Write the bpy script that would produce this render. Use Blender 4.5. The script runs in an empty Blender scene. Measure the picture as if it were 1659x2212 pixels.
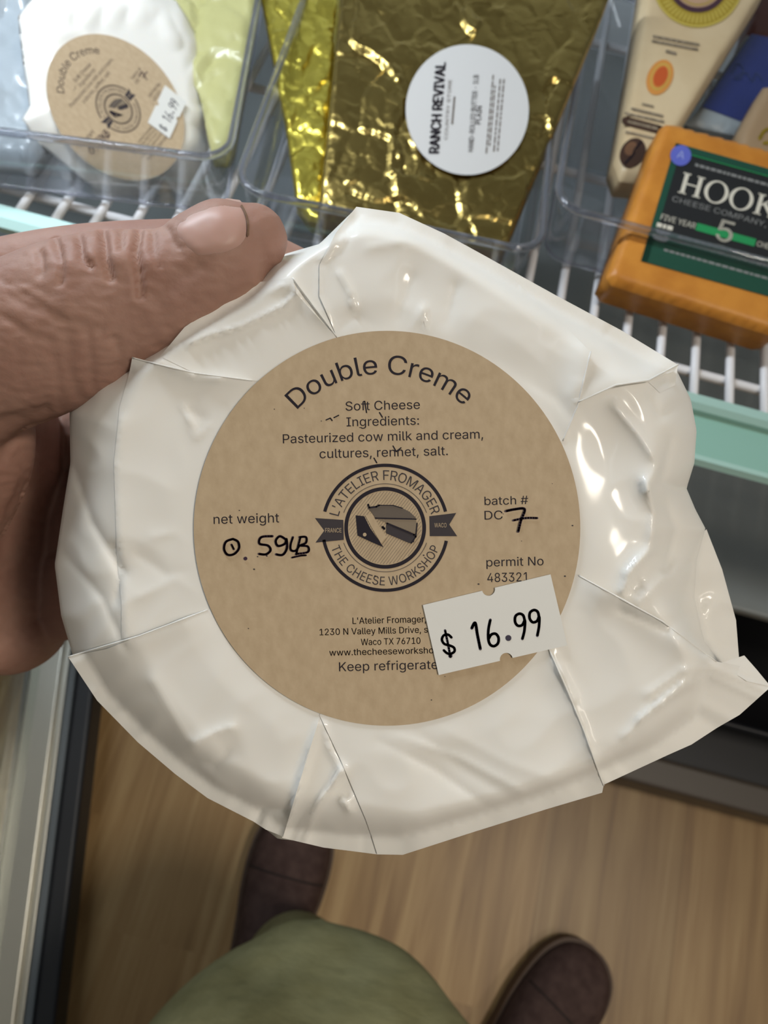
import bpy, bmesh, math, random
import numpy as np
from math import sin, cos, pi, radians, sqrt, atan2, hypot, exp
from mathutils import Vector, Matrix, noise
from mathutils.geometry import delaunay_2d_cdt
from mathutils.bvhtree import BVHTree

random.seed(7)
SC = bpy.context.scene
COL = SC.collection

# ------------------------------------------------------------------ camera
FPX = 1660.0
CAM = Vector((0, 0, 0.95))
PITCH, ROLL = radians(70), radians(15)
FWD = Vector((0, cos(PITCH), -sin(PITCH)))
X0 = Vector((1, 0, 0)); U0 = X0.cross(FWD)
CR = cos(ROLL) * X0 + sin(ROLL) * U0
CU = -sin(ROLL) * X0 + cos(ROLL) * U0
CROT = Matrix((CR, CU, -FWD)).transposed()
cd = bpy.data.cameras.new('camera')
cd.sensor_fit = 'VERTICAL'; cd.sensor_height = 32.0
cd.lens = 32.0 * FPX / 2212.0
cd.clip_start = 0.01; cd.clip_end = 30
cd.dof.use_dof = True; cd.dof.focus_distance = 0.151; cd.dof.aperture_fstop = 23
cam = bpy.data.objects.new('camera', cd); COL.objects.link(cam)
cam.matrix_world = Matrix.Translation(CAM) @ CROT.to_4x4()
SC.camera = cam

# ------------------------------------------------------------------ light
SC.view_settings.view_transform = 'Standard'
SC.view_settings.look = 'None'
SC.view_settings.gamma = 1.0
SC.view_settings.use_curve_mapping = False
SC.view_settings.exposure = -0.12
SC.cycles.max_bounces = 10
SC.cycles.transparent_max_bounces = 24
SC.cycles.sample_clamp_indirect = 4.0
SC.cycles.use_denoising = True
w = bpy.data.worlds.new('shop_world'); SC.world = w; w.use_nodes = True
bg = w.node_tree.nodes['Background']
bg.inputs[0].default_value = (0.95, 0.90, 0.83, 1); bg.inputs[1].default_value = 0.15

def area(name, loc, target, sx, sy, power, color):
    l = bpy.data.lights.new(name, 'AREA'); l.shape = 'RECTANGLE'; l.size = sx; l.size_y = sy
    l.energy = power; l.color = color
    o = bpy.data.objects.new(name, l); COL.objects.link(o); o.location = loc
    d = Vector(target) - Vector(loc)
    o.rotation_euler = d.to_track_quat('-Z', 'Y').to_euler()
    return o
area('ceiling_lamp', (0.95, 0.08, 2.65), (0.1, 0.05, 0.7), 0.7, 0.16, 37, (1.0, 0.91, 0.78))
area('ceiling_lamp', (1.6, -0.5, 2.65), (0.0, 0.0, 0.6), 0.7, 0.16, 8, (1.0, 0.90, 0.77))
area('fridge_led_and_fill', (-0.40, 0.36, 0.93), (-0.1, 0.38, 0.60), 0.03, 0.5, 6.0, (0.80, 0.90, 1.0))
area('fridge_led_and_fill', (0.25, 0.20, 1.72), (0.1, 0.22, 0.60), 0.9, 0.03, 0.5, (0.86, 0.93, 1.0))  # weak fill lamp added under the fridge top, for shade below the thumb


# ------------------------------------------------------------------ helpers
def P(x, y, d):
    """pixel of the photo's frame at a depth along the view axis -> world point"""
    return CAM + ((x - 829.5) / FPX * d) * CR + (-(y - 1106) / FPX * d) * CU + d * FWD
def ray(x, y):
    return (x - 829.5) / FPX * CR - (y - 1106) / FPX * CU + FWD
def hit(x, y, p, n):
    d = ray(x, y)
    return CAM + d * ((p - CAM).dot(n) / d.dot(n))

class MB:
    def __init__(s): s.v = []; s.f = []; s.m = []; s.sm = []
    def add(s, verts, faces, mi=0, smooth=True):
        b = len(s.v); s.v += [Vector(v) for v in verts]
        for f in faces:
            s.f.append([b + i for i in f]); s.m.append(mi); s.sm.append(smooth)
        return s
    def box(s, M, sx, sy, sz, mi=0, bev=0.0):
        bm = bmesh.new(); bmesh.ops.create_cube(bm, size=1.0)
        bmesh.ops.scale(bm, vec=(sx, sy, sz), verts=bm.verts)
        if bev: bmesh.ops.bevel(bm, geom=bm.edges[:] , offset=bev, segments=3, profile=0.5, affect='EDGES')
        bm.transform(M); bm.verts.index_update()
        s.add([v.co for v in bm.verts], [[v.index for v in f.verts] for f in bm.faces], mi, False); bm.free()
        return s
    def tube(s, pts, r, n=10, mi=0, caps=True):
        pts = [Vector(p) for p in pts]; rings = []; up = None
        V = []; F = []
        for i, p in enumerate(pts):
            t = (pts[min(i+1, len(pts)-1)] - pts[max(i-1, 0)]).normalized()
            if up is None:
                up = t.orthogonal().normalized()
            up = (up - t * up.dot(t)).normalized(); sd = t.cross(up)
            rr = r[i] if isinstance(r, (list, tuple)) else r
            V += [p + rr * (cos(2*pi*k/n) * up + sin(2*pi*k/n) * sd) for k in range(n)]
        for i in range(len(pts)-1):
            for k in range(n):
                F.append([i*n+k, i*n+(k+1) % n, (i+1)*n+(k+1) % n, (i+1)*n+k])
        if caps:
            F.append(list(range(n))[::-1]); F.append([(len(pts)-1)*n+k for k in range(n)])
        return s.add(V, F, mi)

def link(name, mb, mats, parent=None, origin=None):
    me = bpy.data.meshes.new(name)
    if parent is not None:
        r = parent
        while r.parent: r = r.parent
        inv = r.matrix_basis.inverted()
    else:
        inv = Matrix.Translation(-Vector(origin if origin is not None else (0, 0, 0)))
    me.from_pydata([inv @ v for v in mb.v], [], mb.f)
    for m in (mats if isinstance(mats, (list, tuple)) else [mats]): me.materials.append(m)
    me.polygons.foreach_set('material_index', mb.m)
    me.polygons.foreach_set('use_smooth', mb.sm)
    me.update()
    o = bpy.data.objects.new(name, me); COL.objects.link(o)
    if parent is not None: o.parent = parent
    elif origin is not None: o.location = origin
    return o
def thing(name, label, cat, M=None, group=None):
    o = bpy.data.objects.new(name, None); COL.objects.link(o)
    o.empty_display_size = 0.02
    if M is not None: o.matrix_basis = M
    o['label'] = label; o['category'] = cat
    if group: o['group'] = group
    return o
def fixnormals(o):
    bm = bmesh.new(); bm.from_mesh(o.data); bmesh.ops.recalc_face_normals(bm, faces=bm.faces); bm.to_mesh(o.data); bm.free()

# 2-D helpers ---------------------------------------------------------------
def polar_radius(poly, c):
    """radius of a star-shaped outline about c, as a function of the angle"""
    segs = [(Vector(poly[i]) - Vector(c), Vector(poly[(i+1) % len(poly)]) - Vector(c)) for i in range(len(poly))]
    cache = []
    N = 1440
    for k in range(N):
        a = 2*pi*k/N; d = Vector((cos(a), sin(a))); best = 0
        for p, q in segs:
            e = q - p; den = d.x*e.y - d.y*e.x
            if abs(den) < 1e-9: continue
            t = (p.x*e.y - p.y*e.x)/den; u = (p.x*d.y - p.y*d.x)/den
            if t > 0 and -1e-6 <= u <= 1+1e-6: best = max(best, t)
        cache.append(best)
    def R(a):
        x = (a % (2*pi))/(2*pi)*N; i = int(x) % N; fr = x - int(x)
        return cache[i]*(1-fr) + cache[(i+1) % N]*fr
    return R
def seg_dist(p, a, b):
    ax, ay = a; bx, by = b; dx, dy = bx-ax, by-ay
    L = dx*dx+dy*dy
    t = 0 if L == 0 else max(0, min(1, ((p[0]-ax)*dx+(p[1]-ay)*dy)/L))
    return hypot(p[0]-ax-t*dx, p[1]-ay-t*dy)
def line_dist(p, pl):
    return min(seg_dist(p, pl[i], pl[i+1]) for i in range(len(pl)-1))
def inside(p, poly):
    c = False; n = len(poly); j = n-1
    for i in range(n):
        xi, yi = poly[i]; xj, yj = poly[j]
        if (yi > p[1]) != (yj > p[1]) and p[0] < (xj-xi)*(p[1]-yi)/(yj-yi)+xi: c = not c
        j = i
    return c
def tri_fill(poly, step):
    """fine triangulation of a polygon"""
    b = []
    for i in range(len(poly)):
        a, q = Vector(poly[i]), Vector(poly[(i+1) % len(poly)])
        n = max(1, int((q-a).length/step))
        b += [a.lerp(q, k/n) for k in range(n)]
    nb = len(b); pts = list(b)
    x0 = min(p.x for p in b); x1 = max(p.x for p in b); y0 = min(p.y for p in b); y1 = max(p.y for p in b)
    r = 0; y = y0 + step*0.5
    loop = [(p.x, p.y) for p in b] + [(b[0].x, b[0].y)]
    while y < y1:
        x = x0 + (step*0.5 if r % 2 else 0)
        while x < x1:
            if inside((x, y), loop[:-1]) and line_dist((x, y), loop) > step*0.45: pts.append(Vector((x, y)))
            x += step
        y += step*0.87; r += 1
    out = delaunay_2d_cdt(pts, [(i, (i+1) % nb) for i in range(nb)], [list(range(nb))], 1, 1e-4)
    return [(v.x, v.y) for v in out[0]], [list(f) for f in out[2]]
def ribbon(pts, wd, closed=False, n_round=8):
    """flat pen stroke with round ends, 2-D -> verts, faces"""
    V = []; F = []
    pts = [Vector(p) for p in pts]
    if closed: pts = pts + [pts[0]]
    for i in range(len(pts)-1):
        a, q = pts[i], pts[i+1]; d = (q-a)
        if d.length < 1e-6: continue
        d.normalize(); nrm = Vector((-d.y, d.x)) * wd/2
        b = len(V); V += [a+nrm, a-nrm, q-nrm, q+nrm]; F.append([b, b+1, b+2, b+3])
    for p in pts:
        b = len(V); V += [p + Vector((cos(2*pi*k/n_round), sin(2*pi*k/n_round)))*wd/2 for k in range(n_round)]
        F.append(list(range(b, b+n_round)))
    return V, F
def smooth_pts(pts, n=6):
    """Catmull-Rom through points"""
    pts = [Vector(p) for p in pts]; out = []
    for i in range(len(pts)-1):
        p0 = pts[max(i-1, 0)]; p1 = pts[i]; p2 = pts[i+1]; p3 = pts[min(i+2, len(pts)-1)]
        for k in range(n):
            t = k/n
            out.append(0.5*((2*p1)+(p2-p0)*t+(2*p0-5*p1+4*p2-p3)*t*t+(3*p1-p0-3*p2+p3)*t**3))
    out.append(pts[-1]); return out
def arcring(cx, cy, r0, r1, a0, a1, n=64):
    V = []; F = []
    for k in range(n+1):
        a = a0+(a1-a0)*k/n
        V += [Vector((cx+r0*cos(a), cy+r0*sin(a))), Vector((cx+r1*cos(a), cy+r1*sin(a)))]
    for k in range(n): F.append([2*k, 2*k+1, 2*k+3, 2*k+2])
    return V, F
def disc2(cx, cy, rx, ry=None, n=48, rot=0):
    ry = ry or rx
    V = [Vector((cx+rx*cos(2*pi*k/n)*cos(rot)-ry*sin(2*pi*k/n)*sin(rot), cy+rx*cos(2*pi*k/n)*sin(rot)+ry*sin(2*pi*k/n)*cos(rot))) for k in range(n)]
    return V, [list(range(n))]
try:                                              # Blender's own bundled sans; the built-in face otherwise
    import os
    FONT = bpy.data.fonts.load(os.path.join(bpy.utils.system_resource('DATAFILES', path='fonts'), 'Inter.woff2'))
except Exception:
    FONT = None
CAPH = {}
def text2(body, bold=0.0, spacing=1.0):
    """glyph outlines as a flat mesh; x right, y up, size 1"""
    cu = bpy.data.curves.new('lettering', 'FONT'); cu.body = body; cu.size = 100.0
    if FONT: cu.font = FONT
    cu.offset = bold*100
    o = bpy.data.objects.new('lettering', cu); COL.objects.link(o)
    dg = bpy.context.evaluated_depsgraph_get(); dg.update()
    crv = o.to_curve(dg); loops = []
    for sp in crv.splines:
        L_ = []
        if sp.type == 'BEZIER':
            bz = sp.bezier_points; n = len(bz)
            for i in range(n):
                a, b = bz[i], bz[(i+1) % n]; p0, p1, p2, p3 = a.co.xy, a.handle_right.xy, b.handle_left.xy, b.co.xy
                straight = (p1-p0).length < 1e-3 and (p3-p2).length < 1e-3
                for t in ((0,) if straight else (0, 0.25, 0.5, 0.75)):
                    u = 1-t; L_.append(p0*u**3 + p1*3*u*u*t + p2*3*u*t*t + p3*t**3)
        else:
            L_ = [Vector(p.co[:2]) for p in sp.points]
        if len(L_) > 2: loops.append(L_)
    o.to_curve_clear()
    pts = []; ed = []; A = []; B = []
    for L_ in loops:
        b = len(pts); n = len(L_); pts += L_; ed += [(b+i, b+(i+1) % n) for i in range(n)]
        A += [tuple(L_[i]) for i in range(n)]; B += [tuple(L_[(i+1) % n]) for i in range(n)]
    out = delaunay_2d_cdt(pts, ed, [], 0, 1e-4)
    V = [Vector(v)/72.0 for v in out[0]]; A = np.array(A)/72.0; B = np.array(B)/72.0; F = []
    for f in out[2]:
        c = (V[f[0]]+V[f[1]]+V[f[2]])/3                # keep triangles with a non-zero winding number
        up_ = (A[:, 1] <= c.y) & (B[:, 1] > c.y); dn_ = (A[:, 1] > c.y) & (B[:, 1] <= c.y)
        cr_ = (B[:, 0]-A[:, 0])*(c.y-A[:, 1]) - (c.x-A[:, 0])*(B[:, 1]-A[:, 1])
        if int(np.sum(up_ & (cr_ > 0))) - int(np.sum(dn_ & (cr_ < 0))) != 0: F.append(list(f))
    bpy.data.objects.remove(o); bpy.data.curves.remove(cu)
    if body != 'H':                               # size 1 means: capitals are 0.72 high
        if 'h' not in CAPH: CAPH['h'] = max(v.y for v in text2('H')[0])
        V = [v*0.72/CAPH['h'] for v in V]
    return V, F
def text_fit(body, x0, x1, base, rot=0.0, size=None, bold=0.0, xs=1.0):
    """text between x0 and x1 on a baseline (y grows downward), rot clockwise in radians; size overrides the height"""
    V, F = text2(body, bold)
    a = min(v.x for v in V); b = max(v.x for v in V)
    s = (x1-x0)/(b-a); sy = size if size else s
    cx = (x0+x1)/2; out = []
    for v in V:
        x = (v.x-(a+b)/2)*s; y = -v.y*sy
        out.append(Vector((cx+x*cos(rot)-y*sin(rot), base+x*sin(rot)+y*cos(rot))))
    if bold:
        n = len(out); o0 = list(out); F0 = list(F)
        for i, (dx, dy) in enumerate(((1, 0), (-1, 0), (0, 0.6), (0, -0.6))):
            out = out + [v + Vector((dx, dy))*bold*sy for v in o0]; F = F + [[k+n*(i+1) for k in f] for f in F0]
    return out, F
def text_arc(body, cx, cy, R, amid, size, bold=0.0, below=False, span=None):
    """text bent on a circle; amid is the middle angle from straight up, clockwise (radians)"""
    V, F = text2(body, bold, 1.0)
    a = min(v.x for v in V); b = max(v.x for v in V); out = []
    sx = size if span is None else span*R/(b-a)
    for v in V:
        x = (v.x-(a+b)/2)*sx; y = v.y*size
        if not below:
            an = amid + x/R; r = R+y
            out.append(Vector((cx+r*sin(an), cy-r*cos(an))))
        else:
            an = amid - x/R; r = R-y
            out.append(Vector((cx+r*sin(an), cy-r*cos(an))))
    return out, F

# ------------------------------------------------------------------ materials
def mat(name, color, rough=0.5, metal=0.0, spec=0.5, coat=0.0, sss=0.0, trans=0.0, ior=1.45, emis=None):
    m = bpy.data.materials.new(name); m.use_nodes = True
    b = m.node_tree.nodes['Principled BSDF']
    b.inputs['Base Color'].default_value = (*color, 1); b.inputs['Roughness'].default_value = rough
    b.inputs['Metallic'].default_value = metal; b.inputs['Specular IOR Level'].default_value = spec
    b.inputs['Coat Weight'].default_value = coat; b.inputs['Coat Roughness'].default_value = 0.10
    b.inputs['Subsurface Weight'].default_value = sss
    b.inputs['Transmission Weight'].default_value = trans; b.inputs['IOR'].default_value = ior
    return m
def nodes(m): return m.node_tree.nodes, m.node_tree.links, m.node_tree.nodes['Principled BSDF']
def add_noise_color(m, c1, c2, scale, detail=4, stretch=(1, 1, 1), lo=0.35, hi=0.65, coord='Object', rot=(0, 0, 0)):
    N, L, b = nodes(m)
    tc = N.new('ShaderNodeTexCoord'); mp = N.new('ShaderNodeMapping'); mp.inputs['Scale'].default_value = stretch
    mp.inputs['Rotation'].default_value = rot
    nz = N.new('ShaderNodeTexNoise'); nz.inputs['Scale'].default_value = scale; nz.inputs['Detail'].default_value = detail
    cr = N.new('ShaderNodeValToRGB')
    cr.color_ramp.elements[0].position = lo; cr.color_ramp.elements[0].color = (*c1, 1)
    cr.color_ramp.elements[1].position = hi; cr.color_ramp.elements[1].color = (*c2, 1)
    L.new(tc.outputs[coord], mp.inputs['Vector']); L.new(mp.outputs[0], nz.inputs['Vector'])
    L.new(nz.outputs['Fac'], cr.inputs['Fac']); L.new(cr.outputs['Color'], b.inputs['Base Color'])
    return nz, cr, mp
def add_bump(m, scale, strength, dist=0.001, detail=4, stretch=(1, 1, 1), kind='noise'):
    N, L, b = nodes(m)
    tc = N.new('ShaderNodeTexCoord'); mp = N.new('ShaderNodeMapping'); mp.inputs['Scale'].default_value = stretch
    if kind == 'noise':
        t = N.new('ShaderNodeTexNoise'); t.inputs['Detail'].default_value = detail; out = t.outputs['Fac']
    else:
        t = N.new('ShaderNodeTexVoronoi'); t.feature = 'F1'; out = t.outputs['Distance']
    t.inputs['Scale'].default_value = scale
    bp = N.new('ShaderNodeBump'); bp.inputs['Strength'].default_value = strength; bp.inputs['Distance'].default_value = dist
    L.new(tc.outputs['Object'], mp.inputs['Vector']); L.new(mp.outputs[0], t.inputs['Vector'])
    L.new(out, bp.inputs['Height'])
    old = b.inputs['Normal'].links[0].from_socket if b.inputs['Normal'].links else None
    if old: L.new(old, bp.inputs['Normal'])
    L.new(bp.outputs['Normal'], b.inputs['Normal'])

def add_folds(m, scale, width, strength, dist):
    N, L, b = nodes(m)
    tc = N.new('ShaderNodeTexCoord'); nz = N.new('ShaderNodeTexNoise'); nz.inputs['Scale'].default_value = scale*0.8; nz.inputs['Detail'].default_value = 3
    mx = N.new('ShaderNodeMix'); mx.data_type = 'VECTOR'; mx.inputs['Factor'].default_value = 0.035
    L.new(tc.outputs['Object'], mx.inputs[4]); L.new(nz.outputs['Color'], mx.inputs[5]); L.new(tc.outputs['Object'], nz.inputs['Vector'])
    v = N.new('ShaderNodeTexVoronoi'); v.feature = 'DISTANCE_TO_EDGE'; v.inputs['Scale'].default_value = scale; L.new(mx.outputs[1], v.inputs['Vector'])
    mr = N.new('ShaderNodeMapRange'); mr.inputs['From Max'].default_value = width; mr.inputs['To Min'].default_value = 1.0; mr.inputs['To Max'].default_value = 0.0
    L.new(v.outputs['Distance'], mr.inputs['Value'])
    bp = N.new('ShaderNodeBump'); bp.inputs['Strength'].default_value = strength; bp.inputs['Distance'].default_value = dist
    L.new(mr.outputs[0], bp.inputs['Height'])
    if b.inputs['Normal'].links: L.new(b.inputs['Normal'].links[0].from_socket, bp.inputs['Normal'])
    L.new(bp.outputs['Normal'], b.inputs['Normal'])
M_paper = mat('waxed_white_paper', (0.80, 0.775, 0.72), 0.5, spec=0.3, coat=0.24, sss=0.12)
nodes(M_paper)[2].inputs['Subsurface Radius'].default_value = (1.0, 0.8, 0.6); nodes(M_paper)[2].inputs['Subsurface Scale'].default_value = 0.003
add_bump(M_paper, 40, 0.05, 0.004, 1)
M_kraft = mat('kraft_paper', (0.45, 0.34, 0.22), 0.75, spec=0.25)
add_noise_color(M_kraft, (0.435, 0.325, 0.205), (0.51, 0.39, 0.255), 520, 6, (1, 0.6, 1), 0.25, 0.75, rot=(0, 0, 0.6))
add_bump(M_kraft, 900, 0.12, 0.0003, 4)
M_ink = mat('black_ink', (0.018, 0.014, 0.020), 0.6, spec=0.2)
M_softink = mat('grey_ink', (0.13, 0.105, 0.085), 0.7, spec=0.2)
M_midink = mat('banner_ink', (0.050, 0.042, 0.045), 0.7, spec=0.2)
M_pen = mat('marker_ink', (0.040, 0.020, 0.040), 0.5, spec=0.3)
M_sticker = mat('white_sticker', (0.72, 0.71, 0.67), 0.6, spec=0.3)
add_bump(M_sticker, 700, 0.05, 0.0003)
M_pricepen = mat('price_ink', (0.05, 0.042, 0.065), 0.6, spec=0.2)
M_skin = mat('skin', (0.50, 0.31, 0.24), 0.6, spec=0.35, sss=0.2)
nodes(M_skin)[2].inputs['Subsurface Radius'].default_value = (1.0, 0.35, 0.2); nodes(M_skin)[2].inputs['Subsurface Scale'].default_value = 0.004
add_noise_color(M_skin, (0.285, 0.150, 0.112), (0.365, 0.215, 0.163), 60, 5, lo=0.3, hi=0.7)
add_bump(M_skin, 900, 0.16, 0.0005, 3); add_bump(M_skin, 240, 0.12, 0.0008, 3, (1, 2.2, 1))
M_nail = mat('nail', (0.47, 0.29, 0.24), 0.42, spec=0.35, coat=0.0, sss=0.15)
nodes(M_nail)[2].inputs['Subsurface Scale'].default_value = 0.002
M_dirt = mat('nail_edge', (0.16, 0.09, 0.05), 0.7)
M_gold = mat('gold_foil', (0.40, 0.29, 0.09), 0.27, metal=1.0)
add_bump(M_gold, 170, 0.12, 0.0012, 4); add_folds(M_gold, 44, 0.10, 0.22, 0.0007)
M_gold2 = mat('bright_gold_foil', (0.80, 0.66, 0.11), 0.30, metal=1.0)
add_bump(M_gold2, 110, 0.15, 0.002, 4); add_folds(M_gold2, 48, 0.12, 0.25, 0.0008)
M_label_white = mat('matte_white_label', (0.52, 0.505, 0.485), 0.6, spec=0.3)
M_orange = mat('orange_wax', (0.62, 0.235, 0.028), 0.42, spec=0.4)
add_noise_color(M_orange, (0.46, 0.17, 0.022), (0.56, 0.225, 0.032), 70, 3)
M_blacklab = mat('black_print', (0.012, 0.013, 0.014), 0.45)
M_greenlab = mat('dark_green_print', (0.008, 0.06, 0.035), 0.45)
M_greenband = mat('green_print', (0.015, 0.25, 0.075), 0.45)
M_cream_print = mat('pale_print', (0.62, 0.58, 0.48), 0.5)
M_greyprint = mat('grey_print', (0.20, 0.20, 0.19), 0.5)
M_cream = mat('cream_film', (0.60, 0.46, 0.27), 0.45)
add_noise_color(M_cream, (0.55, 0.41, 0.235), (0.62, 0.48, 0.29), 30, 3)
M_taupe = mat('taupe_print', (0.27, 0.21, 0.14), 0.6)
M_goldprint = mat('gold_print', (0.36, 0.25, 0.02), 0.4)
M_goldlite = mat('light_gold_print', (0.50, 0.38, 0.07), 0.4)
M_plum = mat('plum_print', (0.055, 0.02, 0.03), 0.5)
M_rose = mat('rose_print', (0.45, 0.28, 0.17), 0.5)
M_oran2 = mat('seal_orange', (0.60, 0.25, 0.05), 0.5)
M_red = mat('seal_red', (0.50, 0.085, 0.015), 0.5)
M_bean = mat('bean_brown', (0.05, 0.022, 0.012), 0.5)
M_bean2 = mat('bean_light', (0.16, 0.075, 0.035), 0.5)
M_blue = mat('navy_film', (0.012, 0.022, 0.12), 0.35, coat=0.3)
M_bluesilver = mat('grey_film', (0.26, 0.29, 0.30), 0.35)
M_bluedot = mat('blue_sticker', (0.10, 0.12, 0.46), 0.5)
M_maroon = mat('maroon_film', (0.10, 0.03, 0.022), 0.45)
M_tan = mat('tan_film', (0.30, 0.20, 0.11), 0.5)
M_yellow = mat('pale_yellow_paper', (0.40, 0.38, 0.165), 0.45, coat=0.2)
add_bump(M_yellow, 40, 0.3, 0.006, 3)
M_greywrap = mat('pale_grey_wrap', (0.34, 0.38, 0.41), 0.3, coat=0.4)
add_bump(M_greywrap, 35, 0.3, 0.006, 3)
M_wire = mat('white_coated_wire', (0.72, 0.70, 0.70), 0.4)
M_teal = mat('sea_green_plastic', (0.25, 0.44, 0.36), 0.35, coat=0.2)
M_teal2 = mat('pale_sea_green_plastic', (0.36, 0.54, 0.47), 0.3, coat=0.2)
M_glassedge = mat('green_glass_edge', (0.55, 0.80, 0.76), 0.12, spec=0.6, coat=0.4)
M_fridge = mat('grey_liner', (0.20, 0.215, 0.21), 0.45)
M_fridgewhite = mat('white_liner', (0.62, 0.66, 0.68), 0.4)
M_black = mat('black_plastic', (0.006, 0.006, 0.008), 0.5)
M_sill = mat('bronze_sill', (0.070, 0.055, 0.042), 0.45)
M_gasket = mat('black_rubber', (0.010, 0.011, 0.014), 0.5)
M_gasket2 = mat('grey_rubber', (0.10, 0.115, 0.125), 0.5)
M_alu = mat('aluminium', (0.62, 0.60, 0.53), 0.32, metal=0.9)
add_bump(M_alu, 500, 0.03, 0.0003)
M_cloth = mat('olive_cotton', (0.17, 0.165, 0.088), 0.85, spec=0.15)
add_noise_color(M_cloth, (0.175, 0.160, 0.075), (0.230, 0.214, 0.108), 35, 5)
add_bump(M_cloth, 1500, 0.25, 0.0006, 2); add_bump(M_cloth, 28, 0.5, 0.006, 3, (1, 3, 1))
M_suede = mat('dark_brown_suede', (0.042, 0.022, 0.017), 0.8, spec=0.2)
add_noise_color(M_suede, (0.046, 0.026, 0.022), (0.070, 0.042, 0.035), 90, 5)
add_bump(M_suede, 800, 0.3, 0.0008, 3)
M_sole = mat('brown_rubber', (0.065, 0.034, 0.018), 0.6)
M_seam = mat('seam', (0.02, 0.012, 0.01), 0.8)

def clear_mat(name, tint, refl, rough, fac_scale=1.0, base=0.05):
    """thin clear plastic / glass: see-through with mirror reflections that grow at grazing angles"""
    m = bpy.data.materials.new(name); m.use_nodes = True
    N = m.node_tree.nodes; L = m.node_tree.links
    N.remove(N['Principled BSDF'])
    out = [n for n in N if n.type == 'OUTPUT_MATERIAL'][0]
    t = N.new('ShaderNodeBsdfTransparent'); t.inputs[0].default_value = (*tint, 1)
    g = N.new('ShaderNodeBsdfGlossy'); g.inputs['Color'].default_value = (refl, refl, refl, 1); g.inputs['Roughness'].default_value = rough
    lw = N.new('ShaderNodeLayerWeight'); lw.inputs['Blend'].default_value = 0.35
    mr = N.new('ShaderNodeMapRange'); mr.inputs['To Min'].default_value = base; mr.inputs['To Max'].default_value = fac_scale
    mx = N.new('ShaderNodeMixShader')
    L.new(lw.outputs['Facing'], mr.inputs['Value']); L.new(mr.outputs[0], mx.inputs[0])
    L.new(t.outputs[0], mx.inputs[1]); L.new(g.outputs[0], mx.inputs[2]); L.new(mx.outputs[0], out.inputs['Surface'])
    return m
M_clear = clear_mat('clear_plastic', (0.93, 0.94, 0.95), 0.9, 0.05, 0.30, 0.03)
M_rim = mat('clear_plastic_rim', (0.70, 0.71, 0.78), 0.05, trans=0.95, ior=1.45, spec=0.6)
M_pane = clear_mat('door_glass', (0.90, 0.93, 0.91), 0.9, 0.02, 0.10, 0.03)

M_floor = mat('oak_planks', (0.35, 0.22, 0.11), 0.42, spec=0.4)
def build_floor_mat(m):
    N, L, b = nodes(m)
    tc = N.new('ShaderNodeTexCoord'); sep = N.new('ShaderNodeSeparateXYZ'); L.new(tc.outputs['Object'], sep.inputs[0])
    def math(op, a, c):
        n = N.new('ShaderNodeMath'); n.operation = op
        for i, x in enumerate((a, c)):
            if isinstance(x, (int, float)): n.inputs[i].default_value = x
            else: L.new(x, n.inputs[i])
        return n.outputs[0]
    col = math('FLOOR', math('DIVIDE', math('ADD', sep.outputs[0], 0.05), 0.165), 0)
    wn = N.new('ShaderNodeTexWhiteNoise'); wn.noise_dimensions = '1D'; L.new(col, wn.inputs['W'])
    row = math('FLOOR', math('DIVIDE', math('ADD', sep.outputs[1], math('MULTIPLY', wn.outputs['Value'], 1.2)), 1.2), 0)
    cmb = N.new('ShaderNodeCombineXYZ'); L.new(col, cmb.inputs[0]); L.new(row, cmb.inputs[1])
    wn2 = N.new('ShaderNodeTexWhiteNoise'); wn2.noise_dimensions = '2D'; L.new(cmb.outputs[0], wn2.inputs['Vector'])
    mp = N.new('ShaderNodeMapping'); mp.inputs['Scale'].default_value = (55, 3.0, 1)
    ad = N.new('ShaderNodeVectorMath'); ad.operation = 'ADD'
    L.new(tc.outputs['Object'], mp.inputs[0]); L.new(mp.outputs[0], ad.inputs[0]); L.new(wn2.outputs['Color'], ad.inputs[1])
    nz = N.new('ShaderNodeTexNoise'); nz.inputs['Scale'].default_value = 1.0; nz.inputs['Detail'].default_value = 5; nz.inputs['Distortion'].default_value = 0.6
    L.new(ad.outputs[0], nz.inputs['Vector'])
    cr = N.new('ShaderNodeValToRGB'); e = cr.color_ramp.elements
    e[0].position = 0.30; e[0].color = (0.200, 0.112, 0.042, 1); e[1].position = 0.72; e[1].color = (0.375, 0.248, 0.110, 1)
    x = e.new(0.5); x.color = (0.285, 0.172, 0.069, 1)
    L.new(nz.outputs['Fac'], cr.inputs[0])
    hs = N.new('ShaderNodeHueSaturation'); v = N.new('ShaderNodeMapRange')
    v.inputs['To Min'].default_value = 0.86; v.inputs['To Max'].default_value = 1.10
    L.new(wn2.outputs['Value'], v.inputs['Value']); L.new(v.outputs[0], hs.inputs['Value']); L.new(cr.outputs[0], hs.inputs['Color'])
    L.new(hs.outputs[0], b.inputs['Base Color'])
build_floor_mat(M_floor)

# ------------------------------------------------------------------ setting: floor
fl = MB().add([(-3, -3, 0), (3, -3, 0), (3, 3, 0), (-3, 3, 0)], [[0, 1, 2, 3]], smooth=False)
floor = link('floor', fl, M_floor); floor['kind'] = 'structure'

# ------------------------------------------------------------------ display fridge
ST = radians(8)                                   # the wire shelf tips back a little
S0 = Vector((0, 0.244, 0.592)); SU = Vector((1, 0, 0)); SV = Vector((0, cos(ST), -sin(ST))); SN = Vector((0, sin(ST), cos(ST)))
def S(u, v, h): return S0 + SU*u + SV*v + SN*h
def SH(x, y, h=0.0): return hit(x, y, S0 + SN*h, SN)
def suv(p): q = p - S0; return q.dot(SU), q.dot(SV), q.dot(SN)

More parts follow.
